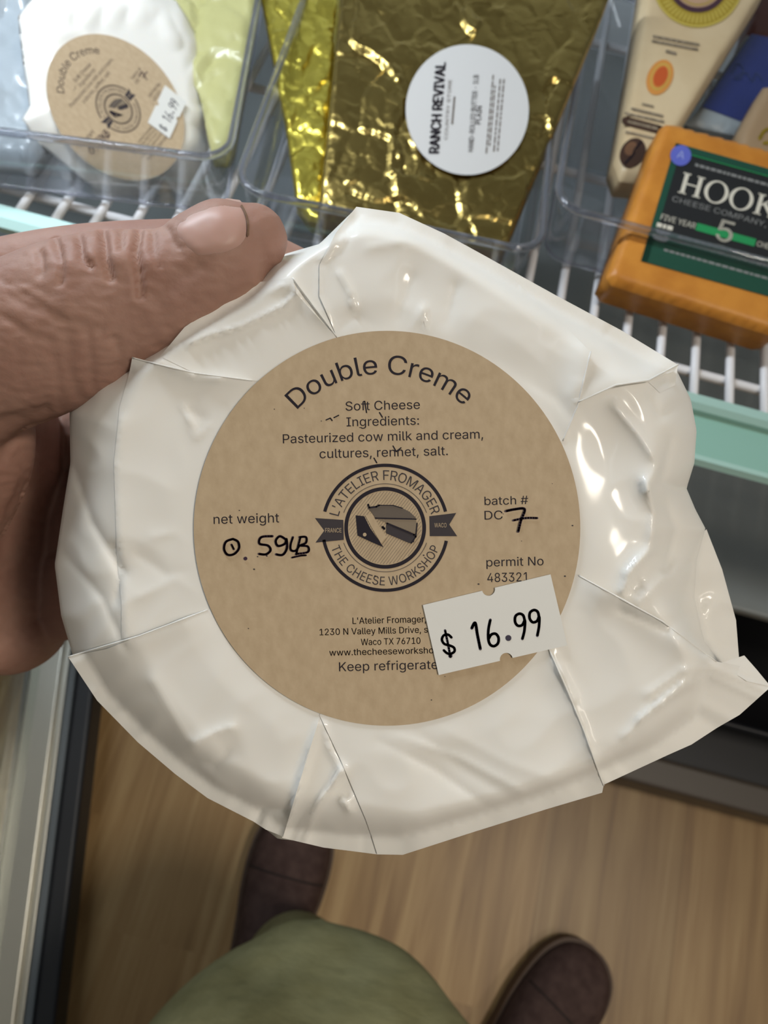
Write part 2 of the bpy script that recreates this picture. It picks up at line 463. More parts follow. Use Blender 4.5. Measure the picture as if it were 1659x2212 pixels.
FX0, FX1, FY0, FY1 = -0.42, 0.95, 0.082, 0.80
fr = thing('display_fridge', 'open glass-door display fridge with grey interior and sea-green shelf strip', 'fridge', Matrix.Translation((0.25, 0.4, 0)))
T = Matrix.Translation
def boxpart(name, x0, x1, y0, y1, z0, z1, m, parent=fr, bev=0.0):
    mb = MB().box(T(((x0+x1)/2, (y0+y1)/2, (z0+z1)/2)), x1-x0, y1-y0, z1-z0, 0, bev)
    return link(name, mb, m, parent)
boxpart('back_panel', FX0, FX1, FY1, FY1+0.04, 0.10, 1.75, M_fridgewhite)
boxpart('side_panel', FX0-0.04, FX0, FY0+0.02, FY1+0.04, 0.10, 1.75, M_fridgewhite)
boxpart('side_panel', FX1, FX1+0.04, FY0+0.02, FY1+0.04, 0.10, 1.75, M_fridgewhite)
boxpart('top_panel', FX0-0.04, FX1+0.04, FY0+0.02, FY1+0.04, 1.75, 1.95, M_fridgewhite)
boxpart('base', FX0-0.04, FX1+0.04, FY0+0.03, FY1+0.04, 0.0, 0.11, M_black)
boxpart('sill', FX0-0.04, FX1+0.04, FY0+0.0, FY0+0.032, 0.045, 0.125, M_sill, bev=0.005)
boxpart('lower_shelf', FX0, FX1, FY0+0.133, FY1, 0.34, 0.352, M_fridge, bev=0.003)

# the open door at the left: aluminium bottom rail, rubber gasket, glass
def on_z(x, y, z): return hit(x, y, Vector((0, 0, z)), Vector((0, 0, 1)))
zt = 0.12
da, db = on_z(90, 1500, zt), on_z(-8, 2212, zt)
dd = (db - da); dd.z = 0; dl = dd.length; dd.normalize(); dn = Vector((-dd.y, dd.x, 0))
if dn.x < 0: dn = -dn
def door_M(c): return Matrix((( dd.x, dn.x, 0, c.x), (dd.y, dn.y, 0, c.y), (0, 0, 1, c.z), (0, 0, 0, 1)))
door = None
mid = (da + db)/2 + dd*0.06
rail = MB()
rail.box(door_M(mid + Vector((0, 0, -0.03))), dl+0.30, 0.030, 0.06, 0, 0.002)
rail.box(door_M(mid + dn*0.018 + Vector((0, 0, -0.031))), dl+0.30, 0.006, 0.052, 0, 0.001)
door = link('door', rail, M_alu, fr)
g = MB(); g.box(door_M(mid + dn*0.0375 + Vector((0, 0, -0.034))), dl+0.30, 0.020, 0.045, 0, 0.004)
link('gasket', g, M_gasket, door)
g = MB(); g.box(door_M(mid + dn*0.0245 + Vector((0, 0, -0.032))), dl+0.30, 0.007, 0.046, 0, 0.001)
link('gasket_lip', g, M_gasket2, door)
g = MB(); g.box(door_M(mid - dn*0.0175 + Vector((0, 0, -0.02))), dl+0.30, 0.005, 0.04, 0, 0.001)
link('glazing_bead', g, M_gasket, door)
g = MB(); g.box(door_M(mid - dn*0.008 + Vector((0, 0, 0.55))), dl+0.30, 0.006, 1.10)
link('glass_pane', g, M_pane, door)

# ------------------------------------------------------------------ wire shelf
ws = thing('wire_shelf', 'white wire fridge shelf under the clear bins with a sea-green front strip', 'shelf', T(S0) @ Matrix((SU, SV, SN)).transposed().to_4x4())
first = None
u = -0.40
w0 = MB().tube([S(0, -0.004 + 0.01*k, -0.0035) for k in range(0, 46, 5)], 0.0026, 8)
k = 0
while u < 0.62:
    if first is None:
        first = link('wire', w0, M_wire, ws); o = first
    else:
        o = first.copy(); COL.objects.link(o); o.parent = ws
    o.location = (u, 0, 0); u += 0.0203
for v in (0.02, 0.16, 0.31, 0.45):
    link('cross_rod', MB().tube([S(-0.41, v, -0.0065), S(0.62, v, -0.0065)], 0.0028, 8), M_wire, ws)
def strip(profile, u0, u1, m, name):
    mb = MB(); n = len(profile)
    for uu in (u0, u1): mb.v += [S(uu, v, h) for v, h in profile]
    for i in range(n):
        j = (i+1) % n; mb.f.append([i, j, n+j, n+i])
    mb.f += [list(range(n))[::-1], list(range(n, 2*n))]
    mb.m = [0]*len(mb.f); mb.sm = [False]*len(mb.f)
    o = link(name, mb, m, ws); fixnormals(o); return o
strip([(-0.004, 0.004), (-0.0105, 0.005), (-0.013, 0.002), (-0.012, -0.006), (-0.004, -0.006)], -0.10, 0.66, M_teal2, 'strip_lip')
strip([(-0.012, -0.002), (-0.0375, -0.004), (-0.040, -0.007), (-0.036, -0.010), (-0.012, -0.008)], -0.10, 0.66, M_teal, 'price_strip')
strip([(-0.0375, -0.0035), (-0.0405, -0.0035), (-0.042, -0.007), (-0.040, -0.009), (-0.0375, -0.008)], -0.10, 0.66, M_teal2, 'strip_bead')
strip([(-0.001, 0.003), (-0.009, 0.0025), (-0.013, -0.001), (-0.012, -0.006), (-0.001, -0.007)], -0.41, -0.10, M_glassedge, 'glass_edge')

# ------------------------------------------------------------------ clear bins
def rounded_rect(w, d, r, n=6):
    out = []
    for cx, cy, a0 in ((w/2-r, d/2-r, 0), (-w/2+r, d/2-r, pi/2), (-w/2+r, -d/2+r, pi), (w/2-r, -d/2+r, 1.5*pi)):
        for k in range(n+1):
            a = a0+pi/2*k/n; out.append((cx+r*cos(a), cy+r*sin(a)))
    return out
def make_bin(cfl, cfr, depth, H, label, r=0.016):
    """clear open bin; cfl/cfr = front corners of the rim as shelf (u, v)"""
    a, b = Vector(cfl), Vector(cfr); wv = b-a; W = wv.length; wv.normalize(); dv = Vector((-wv.y, wv.x))
    c = (a+b)/2 + dv*depth/2
    base = S(c.x, c.y, 0.0)
    root = thing('clear_bin', label, 'storage bin', T(base), 'clear bins on the wire shelf')
    def pt(x, y, h): return S(c.x + wv.x*x + dv.x*y, c.y + wv.y*x + dv.y*y, h)
    outer = rounded_rect(W, depth, r); bot = rounded_rect(W-0.010, depth-0.010, r*0.8)
    n = len(outer); mb = MB(); th = 0.0016
    rings = [[pt(x, y, 0.0015) for x, y in bot], [pt(x, y, H) for x, y in outer],
             [pt(x*(1-2*th/W), y*(1-2*th/depth), H) for x, y in outer], [pt(x*(1-2*th/W), y*(1-2*th/depth), 0.0033) for x, y in bot]]
    V = [p for rg in rings for p in rg]; F = []
    for i in range(3):
        for k in range(n): F.append([i*n+k, i*n+(k+1) % n, (i+1)*n+(k+1) % n, (i+1)*n+k])
    F.append(list(range(n))[::-1]); F.append([3*n+k for k in range(n)])
    mb.add(V, F); link('bin_body', mb, M_clear, root)
    rim = MB(); pts = [pt(x, y, H) for x, y in outer]; pts = pts + [pts[0], pts[1]]
    rim.tube(pts, 0.0021, 10); link('rim', rim, M_rim, root)
    ft = MB(); pts = [pt(x, y, 0.003) for x, y in bot]; pts = pts + [pts[0], pts[1]]
    ft.tube(pts, 0.0013, 8); link('foot_edge', ft, M_rim, root)
    return root
HB = 0.042
def rim_uv(x, y, h=HB): u_, v_, _ = suv(SH(x, y, h)); return (u_, v_)
L1 = rim_uv(492, 346); L0 = rim_uv(0, 284)
dL = (Vector(L0)-Vector(L1)).normalized()*0.17 + Vector(L1)
make_bin(tuple(dL), L1, 0.30, HB, 'clear plastic bin holding the white wrapped cheese, in the brightest end of the shelf')
make_bin(rim_uv(506, 408), rim_uv(1168, 548), 0.30, HB, 'clear plastic bin holding the two gold foil blocks')
R0 = rim_uv(1200, 445); R1 = rim_uv(1659, 566)
dR = (Vector(R1)-Vector(R0)).normalized()*0.17 + Vector(R0)
make_bin(R0, tuple(dR), 0.30, HB, 'clear plastic bin holding the orange cheese block and cream wedge')

# ------------------------------------------------------------------ slabs standing in the bins
def plane_of(quad):
    q = [P(*c) for c in quad]
    n = ((q[1]-q[0]).cross(q[3]-q[0]) + (q[3]-q[2]).cross(q[1]-q[2])).normalized()
    c = (q[0]+q[1]+q[2]+q[3])/4
    if n.dot(CAM-c) < 0: n = -n
    return c, n
def face_map(quad, off=0.0006):
    c, n = plane_of(quad)
    return lambda x, y: hit(x, y, c, n) + n*off
def polyslab(poly, quad, thick, m, name, parent, step=10, disp=None, bev=0.004, mats=None):
    """thick block whose front is a polygon (photo frame) on a plane through the quad; rounded edge, closed back"""
    c, n = plane_of(quad)
    V2, F2 = tri_fill(poly, step); loop = list(poly)+[poly[0]]
    scale = (c-CAM).dot(FWD)/FPX
    mb = MB(); front = []
    for x, y in V2:
        d = line_dist((x, y), loop)*scale
        z = 0.0 if d > bev else -(bev - sqrt(max(0, bev*bev-(bev-d)**2)))
        if disp: z += disp(x, y)
        front.append(hit(x, y, c, n) + n*z)
    mb.add(front, F2)
    edge = []
    for i in range(len(poly)):
        a, q = Vector(poly[i]), Vector(poly[(i+1) % len(poly)]); kk = max(1, int((q-a).length/step))
        edge += [a.lerp(q, k/kk) for k in range(kk)]
    ne = len(edge)
    ring = []
    for dz in (-bev, -thick*0.5, -thick):
        ring += [hit(p.x, p.y, c, n) + n*(dz + (disp(p.x, p.y) if disp and dz == -bev else 0)) for p in edge]
    F = []
    for i in range(2):
        for k in range(ne): F.append([i*ne+k, i*ne+(k+1) % ne, (i+1)*ne+(k+1) % ne, (i+1)*ne+k])
    F.append([2*ne+k for k in range(ne)])
    mb.add(ring, F)
    o = link(name, mb, m, parent); fixnormals(o)
    return o
def crumple(amp, s, seed):
    """foil: flat facets meeting in sharp creases, two sizes of them"""
    def f(x, y):
        z = 0.0
        for sc_, w_ in ((s, 1.0), (s*0.4, 0.33)):
            p = Vector((x/sc_, y/sc_*0.85, seed)); p += 0.35*noise.noise_vector(p*1.3)
            d, pts = noise.voronoi(p)
            q = pts[0]; t = noise.noise_vector(q*7.31 + Vector((seed, 0.5, 1.7)))
            z += w_*((p-q).dot(t)*1.6 + 0.55*min(d[1]-d[0], 0.3))
        return amp*z
    return f
class Print:
    """flat printing collected on one plane"""
    def __init__(s, mp): s.mb = MB(); s.mp = mp; s.mats = []
    def put(s, vf, m, lift=0.0):
        if m not in s.mats: s.mats.append(m)
        b = [s.mp(v[0], v[1]) for v in vf[0]]
        if lift:
            n = s.n; b = [p + n*lift for p in b]
        s.mb.add(b, vf[1], s.mats.index(m), False)
    def done(s, name, parent): return link(name, s.mb, s.mats, parent)

# gold foil block with the round white label
gq = [(745, 0, 0.455), (1312, 0, 0.462), (1092, 535, 0.424), (694, 462, 0.420)]
gc, gn = plane_of(gq)
gb = thing('foil_wrapped_block', 'crumpled gold foil block with a round white label on its face', 'butter', T(P(900, 500, 0.45)), 'gold foil blocks')
polyslab([(742, -60), (1332, -60), (1300, 30), (1098, 520), (1080, 536), (880, 500), (700, 468), (690, 455)], gq, 0.022, M_gold, 'foil_wrapper', gb, 5, crumple(0.0027, 120, 1.0), 0.004)
lab = Print(face_map(gq, 0.0024)); lab.n = gn
lab.put(disc2(1006, 248, 130, 138, 96), M_label_white)
def vtext(body, xbase, y0, y1, size=None, bold=0.0):
    """text reading upward: baseline at xbase, from y0 (bottom) to y1 (top)"""
    V, F = text_fit(body, 0, y0-y1, 0, 0, size, bold)
    sl = 0.075
    return [Vector((xbase + v.y + v.x*sl*1.0, y0 - v.x)) for v in V], F
lab.put(vtext('RANCH REVIVAL', 946, 340, 149, 29, 0.055), M_ink, 0.0002)
lab.put(vtext('COUNTRY STORE', 964, 312, 185, 10), M_softink, 0.0002)
lab.put(ribbon([(974, 278), (979, 222)], 4), M_softink, 0.0002)
lab.put(vtext('HAND-ROLLED BUTTER - 1LB', 1018, 337, 175, 15, 0.01), M_midink, 0.0002)
lab.put(vtext('PLAIN', 1034, 279, 241, 14, 0.02), M_midink, 0.0002)
for i, (xb, a, b) in enumerate(((1046, 340, 177), (1053, 324, 200), (1062, 336, 182), (1070, 335, 184))):
    random.seed(i)
    y = a
    while y > b:
        L_ = random.uniform(4, 13); lab.put(ribbon([(xb+(a-y)*0.09, y), (xb+(a-y)*0.09+L_*0.09, y-L_)], 3.2), M_softink, 0.0002); y -= L_+5
lab.done('label', gb)
g2q = [(570, 0, 0.480), (735, 0, 0.480), (690, 475, 0.434), (638, 428, 0.434)]
g2 = thing('foil_wrapped_block', 'brighter yellow gold foil block with no label, squeezed against the bin wall', 'butter', T(P(660, 450, 0.46)), 'gold foil blocks')
polyslab([(555, -60), (742, -60), (730, 20), (694, 480), (668, 470), (640, 430), (618, 270)], g2q, 0.012, M_gold2, 'foil_wrapper', g2, 5, crumple(0.0032, 75, 5.0), 0.003)

# cream cheese wedge
wq = [(1388, 0, 0.495), (1645, 0, 0.500), (1480, 300, 0.468), (1340, 300, 0.466)]
wc, wn_ = plane_of(wq)
wd = thing('cheese_wedge', 'cream cheese wedge with a gold emblem, orange oval seal and coffee bean', 'cheese', T(P(1400, 370, 0.48)))
polyslab([(1402, -90), (1690, -90), (1645, 0), (1480, 262), (1405, 385), (1345, 378), (1332, 340), (1350, 240), (1386, 20)], wq, 0.020, M_cream, 'film_wrap', wd, 9, None, 0.006)
pr = Print(face_map(wq, 0.0004)); pr.n = wn_
pr.put(disc2(1507, -37, 98, 98, 64), M_goldprint)
pr.put(arcring(1507, -37, 93, 98, 0, 2*pi), M_goldlite, 0.0001)
for k in range(26):
    a = 0.15+k*0.11
    pr.put(ribbon([(1507+72*cos(a), -37+72*sin(a)), (1507+88*cos(a+0.03), -37+88*sin(a+0.03))], 4), M_goldlite, 0.0001)
pr.put(disc2(1507, -37, 66, 66, 64), M_plum, 0.0002); pr.put(disc2(1507, -37, 55, 55, 64), M_rose, 0.0003)
pr.put(arcring(1507, -37, 48, 51, 0, 2*pi), M_goldprint, 0.0004)
def bar(x0, y0, x1, y1, wd_, m):
    random.seed(int(x0*7+y0)); t = 0.0; L_ = hypot(x1-x0, y1-y0)
    while t < L_:
        d = random.uniform(5, 14); e = min(L_, t+d)
        pr.put(ribbon([(x0+(x1-x0)*t/L_, y0+(y1-y0)*t/L_), (x0+(x1-x0)*e/L_, y0+(y1-y0)*e/L_)], wd_), m, 0.0001); t = e+2.5
bar(1412, 80, 1508, 98, 6, M_taupe); bar(1410, 90, 1505, 108, 6, M_taupe); bar(1440, 112, 1458, 117, 7, M_taupe)
pr.put(disc2(1425, 168, 27, 40, 48, 0.42), M_oran2); pr.put(disc2(1426, 167, 19, 30, 48, 0.42), M_goldlite, 0.0001); pr.put(disc2(1426, 167, 17, 27, 48, 0.42), M_oran2, 0.0002); pr.put(disc2(1426, 167, 14, 23, 48, 0.42), M_red, 0.0003)
bar(1388, 226, 1412, 232, 5, M_taupe); bar(1365, 236, 1430, 252, 6, M_taupe); bar(1350, 246, 1432, 264, 6, M_taupe)
pr.put(ribbon([(1352, 262), (1424, 281)], 19, n_round=12), M_bean); bar(1358, 264, 1418, 279, 6, M_taupe)
bar(1352, 286, 1412, 300, 5, M_taupe)
pr.put(disc2(1366, 331, 26, 34, 48, 0.55), M_bean); pr.put(disc2(1362, 322, 12, 16, 32, 0.6), M_bean2, 0.0001)
pr.put(ribbon(smooth_pts([(1384, 308), (1370, 325), (1366, 336), (1350, 354)]), 4), M_ink, 0.0003)
pr.done('printed_label', wd)

# blue and maroon packets behind, tan packet at the frame's edge
bq = [(1600, 60, 0.515), (1760, 90, 0.515), (1700, 300, 0.49), (1500, 250, 0.49)]
bp_ = thing('cheese_packet', 'navy blue film packet with a grey end, wedged between the cream wedge and tan packet', 'packet', T(P(1580, 260, 0.50)), 'film packets behind the orange block')
polyslab([(1618, 68), (1770, 100), (1690, 300), (1590, 285), (1485, 262), (1512, 232)], bq, 0.022, M_bluesilver, 'film_wrap', bp_, 9, None, 0.003)
pr2 = Print(face_map(bq, 0.0005)); pr2.n = plane_of(bq)[1]
pr2.put(([Vector(p) for p in [(1622, 74), (1765, 104), (1700, 270), (1602, 264), (1516, 232)]], [[0, 1, 2, 3, 4]]), M_blue)
M_bluefaint = mat('faint_script', (0.035, 0.05, 0.13), 0.5)
pr2.put(ribbon(smooth_pts([(1580, 160), (1592, 140), (1604, 150), (1598, 172), (1586, 170), (1610, 160), (1624, 178), (1632, 160), (1646, 176)]), 4), M_bluefaint, 0.0002)
pr2.done('printed_label', bp_)
mq = [(1640, -60, 0.545), (1800, -60, 0.545), (1760, 90, 0.53), (1600, 70, 0.53)]
mp_ = thing('cheese_packet', 'maroon packet above the navy packet, mostly cut by the photo edge', 'packet', T(P(1680, 60, 0.54)), 'film packets behind the orange block')
polyslab([(1655, -70), (1800, -70), (1770, 100), (1612, 78)], mq, 0.02, M_maroon, 'film_wrap', mp_, 9, None, 0.003)
tq = [(1640, 180, 0.475), (1780, 200, 0.475), (1760, 380, 0.465), (1590, 340, 0.465)]
tp_ = thing('cheese_packet', 'tan packet with dark gold writing behind the orange block', 'packet', T(P(1680, 330, 0.47)), 'film packets behind the orange block')
polyslab([(1659, 175), (1800, 200), (1780, 400), (1590, 345), (1602, 280), (1630, 225)], tq, 0.02, M_tan, 'film_wrap', tp_, 9, None, 0.006)
pr3 = Print(face_map(tq, 0.0005)); pr3.n = plane_of(tq)[1]
pr3.put(ribbon(smooth_pts([(1640, 300), (1650, 284), (1662, 280), (1672, 290), (1668, 306), (1650, 310)]), 7), M_goldprint)
pr3.done('printed_label', tp_)

# orange block with black and green label
hq = [(1440, 262, 0.440), (1760, 348, 0.440), (1690, 705, 0.420), (1322, 590, 0.420)]
hc, hn = plane_of(hq)
hb = thing('cheese_block', 'orange cheese block with a black and green label reading HOOK', 'cheese', T(P(1500, 600, 0.43)))
polyslab([(1446, 262), (1775, 350), (1768, 370), (1690, 715), (1672, 716), (1330, 608), (1318, 590), (1432, 272)], hq, 0.024, M_orange, 'wax_block', hb, 9, None, 0.005)
HO = Vector((1460, 314)); HA = radians(15.5); HS = radians(-16.5)
def hx(u_, v_): return (HO.x + u_*cos(HA) + v_*sin(HS)*1.0, HO.y + u_*sin(HA) + v_*cos(HS))
fm = face_map(hq, 0.0004)
ph = Print(lambda u_, v_: fm(*hx(u_, v_))); ph.n = hn
def rect(x0, y0, x1, y1): return [Vector((x0, y0)), Vector((x1, y0)), Vector((x1, y1)), Vector((x0, y1))], [[0, 1, 2, 3]]
ph.put(rect(0, 0, 290, 262), M_blacklab)
for r in ((0, 0, 290, 14), (0, 0, 14, 262), (0, 190, 290, 262)): ph.put(rect(*r), M_greenlab, 0.0001)
ph.put(rect(4, 15, 290, 17), M_greenband, 0.0002)
random.seed(3)
def grey_bar(u0, u1, v, wd_, m):
    t = u0
    while t < u1:
        d = random.uniform(6, 14); ph.put(rect(t, v-wd_/2, min(t+d, u1), v+wd_/2), m, 0.0002); t += d+2.5
grey_bar(52, 290, 34, 6, M_greyprint)
# HOOK in serif capitals
def serif_stem(x, v0, v1, wd_):
    ph.put(rect(x-wd_/2, v0, x+wd_/2, v1), M_cream_print, 0.0003)
    ph.put(rect(x-wd_, v0, x+wd_, v0+2.6), M_cream_print, 0.0003); ph.put(rect(x-wd_, v1-2.6, x+wd_, v1), M_cream_print, 0.0003)
v0, v1 = 56, 101
serif_stem(42, v0, v1, 8.5); serif_stem(73, v0, v1, 8.5); ph.put(rect(42, 77, 73, 80), M_cream_print, 0.0003)
def serif_O(cx):
    n = 48; V = []; F = []
    for k in range(n):
        a = 2*pi*k/n
        V += [Vector((cx+26*cos(a), 78.5+24.5*sin(a))), Vector((cx+18*cos(a), 78.5+21.5*sin(a)))]
    for k in range(n): j = (k+1) % n; F.append([2*k, 2*k+1, 2*j+1, 2*j])
    ph.put((V, F), M_cream_print, 0.0003)
serif_O(112); serif_O(167)
serif_stem(207, v0, v1, 8.5)
ph.put(ribbon([(211, 80), (235, 58)], 3), M_cream_print, 0.0003); ph.put(ribbon([(218, 75), (240, 99)], 8), M_cream_print, 0.0003)
ph.put(rect(230, v0, 246, v0+2.6), M_cream_print, 0.0003); ph.put(rect(230, v1-2.6, 250, v1), M_cream_print, 0.0003)
ph.put(text_fit("CHEESE COMPANY, INC.", 26, 288, 122, 0, 16), M_greyprint, 0.0003)
ph.put(text_fit("FIVE YEAR", 14, 90, 166, 0, 17, 0.02), M_cream_print, 0.0003)
ph.put(rect(92, 152, 222, 168), M_greenband, 0.0002)
ph.put(text_fit("5", 137, 171, 176, 0, 62, 0.01), M_cream_print, 0.0004)
ph.put(text_fit("CHEDDAR", 226, 290, 166, 0, 16, 0.02), M_cream_print, 0.0003)
grey_bar(10, 46, 178, 9, M_cream_print)
ph.put(disc2(26, 203, 17, 9), M_greyprint, 0.0002); grey_bar(60, 288, 200, 8, M_greyprint); grey_bar(40, 288, 226, 5, M_greyprint)
ph.put(disc2(17, 24, 22), M_bluedot, 0.0005); ph.put(text_fit('A', 9, 25, 31, 0, 22), mat('pale_blue_print', (0.30, 0.34, 0.62), 0.5), 0.0007)
ph.done('label', hb)

# ------------------------------------------------------------------ wrapped cheese: label + sticker meshes (shared)
KPX = 0.151/FPX                      # metres per photo pixel on the label's plane
LC = (836.0, 1141.0)
def cheese_label(parent, name='label'):
    """kraft disc with all its printing and handwriting; local x right, y up, z out of the face"""
    pr = Print(lambda x, y: Vector(((x-LC[0])*KPX, -(y-LC[1])*KPX, 0.0))); pr.n = Vector((0, 0, 1))
    Q = 0.00004
    V, F = disc2(LC[0], LC[1], 416, 425, 160); pr.put((V, F), M_kraft)
    n = len(V); top = [pr.mp(*v) for v in V]; low = [p - Vector((0, 0, 0.00012)) for p in top]
    pr.mb.add(top+low, [[k, n+k, n+(k+1) % n, (k+1) % n] for k in range(n)], 0)
    I = M_ink; r = radians(-1.4)
    pr.put(text_arc('Double Creme', 826, 1067, 258, radians(-1.2), 57, 0.0, span=radians(87.5)), I, Q)
    for b, x0, x1, y in (('Soft Cheese', 747, 907, 886), ('Ingredients:', 749, 905, 920), ('Pasteurized cow milk and cream,', 612, 1043, 953), ('cultures, rennet, salt.', 691, 967, 987)):
        pr.put(text_fit(b, x0, x1, y, r, 27), I, Q)
    for b, x0, x1, y, s in (('net weight', 463, 604, 1130, 28), ('batch #', 1046, 1140, 1090, 25), ('DC', 1046, 1085, 1122, 26), ('permit No', 1050, 1173, 1222, 26), ('483321', 1052, 1141, 1256, 27),
                            ("L'Atelier Fromager,", 762, 920, 1345, 19), ('1230 N Valley Mills Drive, suite', 691, 955, 1368, 19), ('Waco TX 76710', 780, 908, 1391, 19),
                            ('www.thecheeseworkshop.com', 712, 992, 1412, 19), ('Keep refrigerated', 733, 962, 1446, 27)):
        pr.put(text_fit(b, x0, x1, y, r, s, 0.004 if s < 20 else 0.0), I if s > 20 else M_midink, Q)
    # round badge
    cx, cy = 832, 1140
    pr.put(arcring(cx, cy, 131, 138, radians(-165), radians(-15), 96), I, Q); pr.put(arcring(cx, cy, 131, 138, radians(12), radians(169), 96), I, Q)
    pr.put(arcring(cx, cy, 80, 88, 0, 2*pi, 96), I, Q)
    pr.put(arcring(cx, cy, 94, 95.6, radians(-160), radians(-20), 64), M_softink, Q); pr.put(arcring(cx, cy, 94, 95.6, radians(20), radians(160), 64), M_softink, Q)
    pr.put(text_arc("L'ATELIER FROMAGER", cx, cy, 103, radians(-1), 29, 0.004, span=radians(150)), M_midink, Q)
    pr.put(text_arc("THE CHEESE WORKSHOP", cx, cy, 124, radians(180), 26, 0.004, below=True, span=radians(140)), M_midink, Q)
    pr.put(([Vector(p) for p in [(681, 1119), (742, 1123), (743, 1166), (682, 1172), (701, 1146)]], [[0, 1, 4], [1, 2, 4], [2, 3, 4]]), M_midink, Q)
    pr.put(([Vector(p) for p in [(927, 1115), (985, 1108), (970, 1133), (987, 1158), (928, 1158)]], [[0, 1, 2], [0, 2, 4], [2, 3, 4]]), M_midink, Q)
    pr.put(text_fit('FRANCE', 703, 738, 1150, 0, 13), M_kraft, 2*Q); pr.put(text_fit('WACO', 938, 964, 1139, 0, 13), M_kraft, 2*Q)
    def z5(pts): return [Vector((680+a/5.184, 980+b/5.184)) for a, b in pts]
    for k in range(-14, 15):                          # fine diagonal hatching inside the badge
        o_ = k*5.4; h_ = sqrt(max(0, 78**2-o_*o_)); d = Vector((0.60, -0.80)); nn = Vector((0.80, 0.60))
        c_ = Vector((cx, cy)) + nn*o_; pr.put(ribbon([c_-d*h_, c_+d*h_], 0.7, n_round=4), M_softink, Q)
    pr.put((z5([(590, 610), (740, 575), (880, 580), (980, 610), (1060, 650), (1135, 720), (1000, 728), (680, 722), (640, 660)]), [[0, 1, 2, 3, 4, 5, 6, 7, 8]]), M_softink, 2*Q)
    pr.put((z5([(700, 735), (1130, 735), (1145, 800), (1140, 900), (960, 830), (820, 780)]), [[0, 1, 2, 3, 4, 5]]), mat('hatch_tone', (0.22, 0.17, 0.115), 0.7), 2*Q)
    pr.put((z5([(460, 690), (555, 700), (620, 830), (770, 1045), (640, 990), (480, 915)]), [[0, 1, 2, 3, 4, 5]]), I, 3*Q)
    pr.put((z5([(565, 690), (640, 670), (690, 760), (800, 930), (740, 1000), (640, 830)]), [[0, 1, 2, 3, 4, 5]]), M_kraft, 4*Q)
    pr.put((z5([(800, 790), (1120, 915), (1110, 990), (1060, 1000), (800, 890)]), [[0, 1, 2, 3, 4]]), M_midink, 3*Q)
    for pl, wd_ in (([(600, 570), (610, 605), (690, 595), (720, 578)], 4), ([(720, 578), (880, 580), (980, 610)], 2), ([(680, 722), (1130, 732)], 3), ([(810, 780), (1110, 905), (1130, 930)], 4), ([(760, 820), (780, 840)], 5), ([(1145, 780), (1130, 930), (1080, 1000)], 2.5)):
        pr.put(ribbon(z5(pl), wd_, n_round=6), I, 5*Q)
    pr.put(disc2(680+560/5.184, 980+905/5.184, 4, 4, 16), M_kraft, 5*Q)
    # handwriting
    def pen(pts, wd_=6.0, sm=True): pr.put(ribbon(smooth_pts(pts, 5) if sm else pts, wd_*0.86), M_pen, 6*Q)
    pen([(505, 1164), (490, 1170), (486, 1186), (494, 1198), (508, 1196), (518, 1184), (516, 1170), (505, 1164)]); pen([(502, 1176), (507, 1186)], 5)
    pr.put(disc2(532, 1206, 4, 4, 12), M_pen, 6*Q)
    pen([(590, 1158), (566, 1160), (562, 1174), (580, 1178), (586, 1188), (576, 1197), (561, 1196)])
    pen([(620, 1166), (606, 1158), (597, 1168), (602, 1179), (617, 1174), (620, 1164), (621, 1184), (612, 1198), (598, 1197)])
    pen([(634, 1160), (629, 1176), (630, 1188), (640, 1189), (648, 1178)], 5.5)
    pen([(650, 1160), (645, 1180), (641, 1197)], 5.5); pen([(648, 1160), (662, 1160), (662, 1172), (650, 1178), (666, 1180), (666, 1192), (642, 1196)], 5.5)
    pen([(632, 1204), (650, 1200), (662, 1199)], 4.5)
    pen([(1092, 1104), (1112, 1100), (1132, 1100), (1124, 1124), (1118, 1148)], 6.5); pen([(1108, 1124), (1134, 1119), (1159, 1119)], 5.5)
    random.seed(11)
    for k in range(26):                               # specks in the paper and ink smudges
        a = random.uniform(0, 2*pi); q = 400*sqrt(random.random()); s_ = random.uniform(1.0, 2.4)
        pr.put(disc2(LC[0]+q*cos(a), LC[1]+q*sin(a), s_, s_*0.7, 8), M_midink, Q)
    for pl in ([(705, 908), (714, 904), (718, 909)], [(722, 903), (732, 898)], [(808, 990), (814, 1000)], [(849, 964), (856, 976), (866, 968)], [(788, 868), (792, 892)], [(820, 892), (826, 902)]):
        pr.put(ribbon(pl, 2.6), I, 2*Q)
    me_o = link(name, pr.mb, pr.mats, None, (0, 0, 0)); me_o.parent = parent
    return me_o
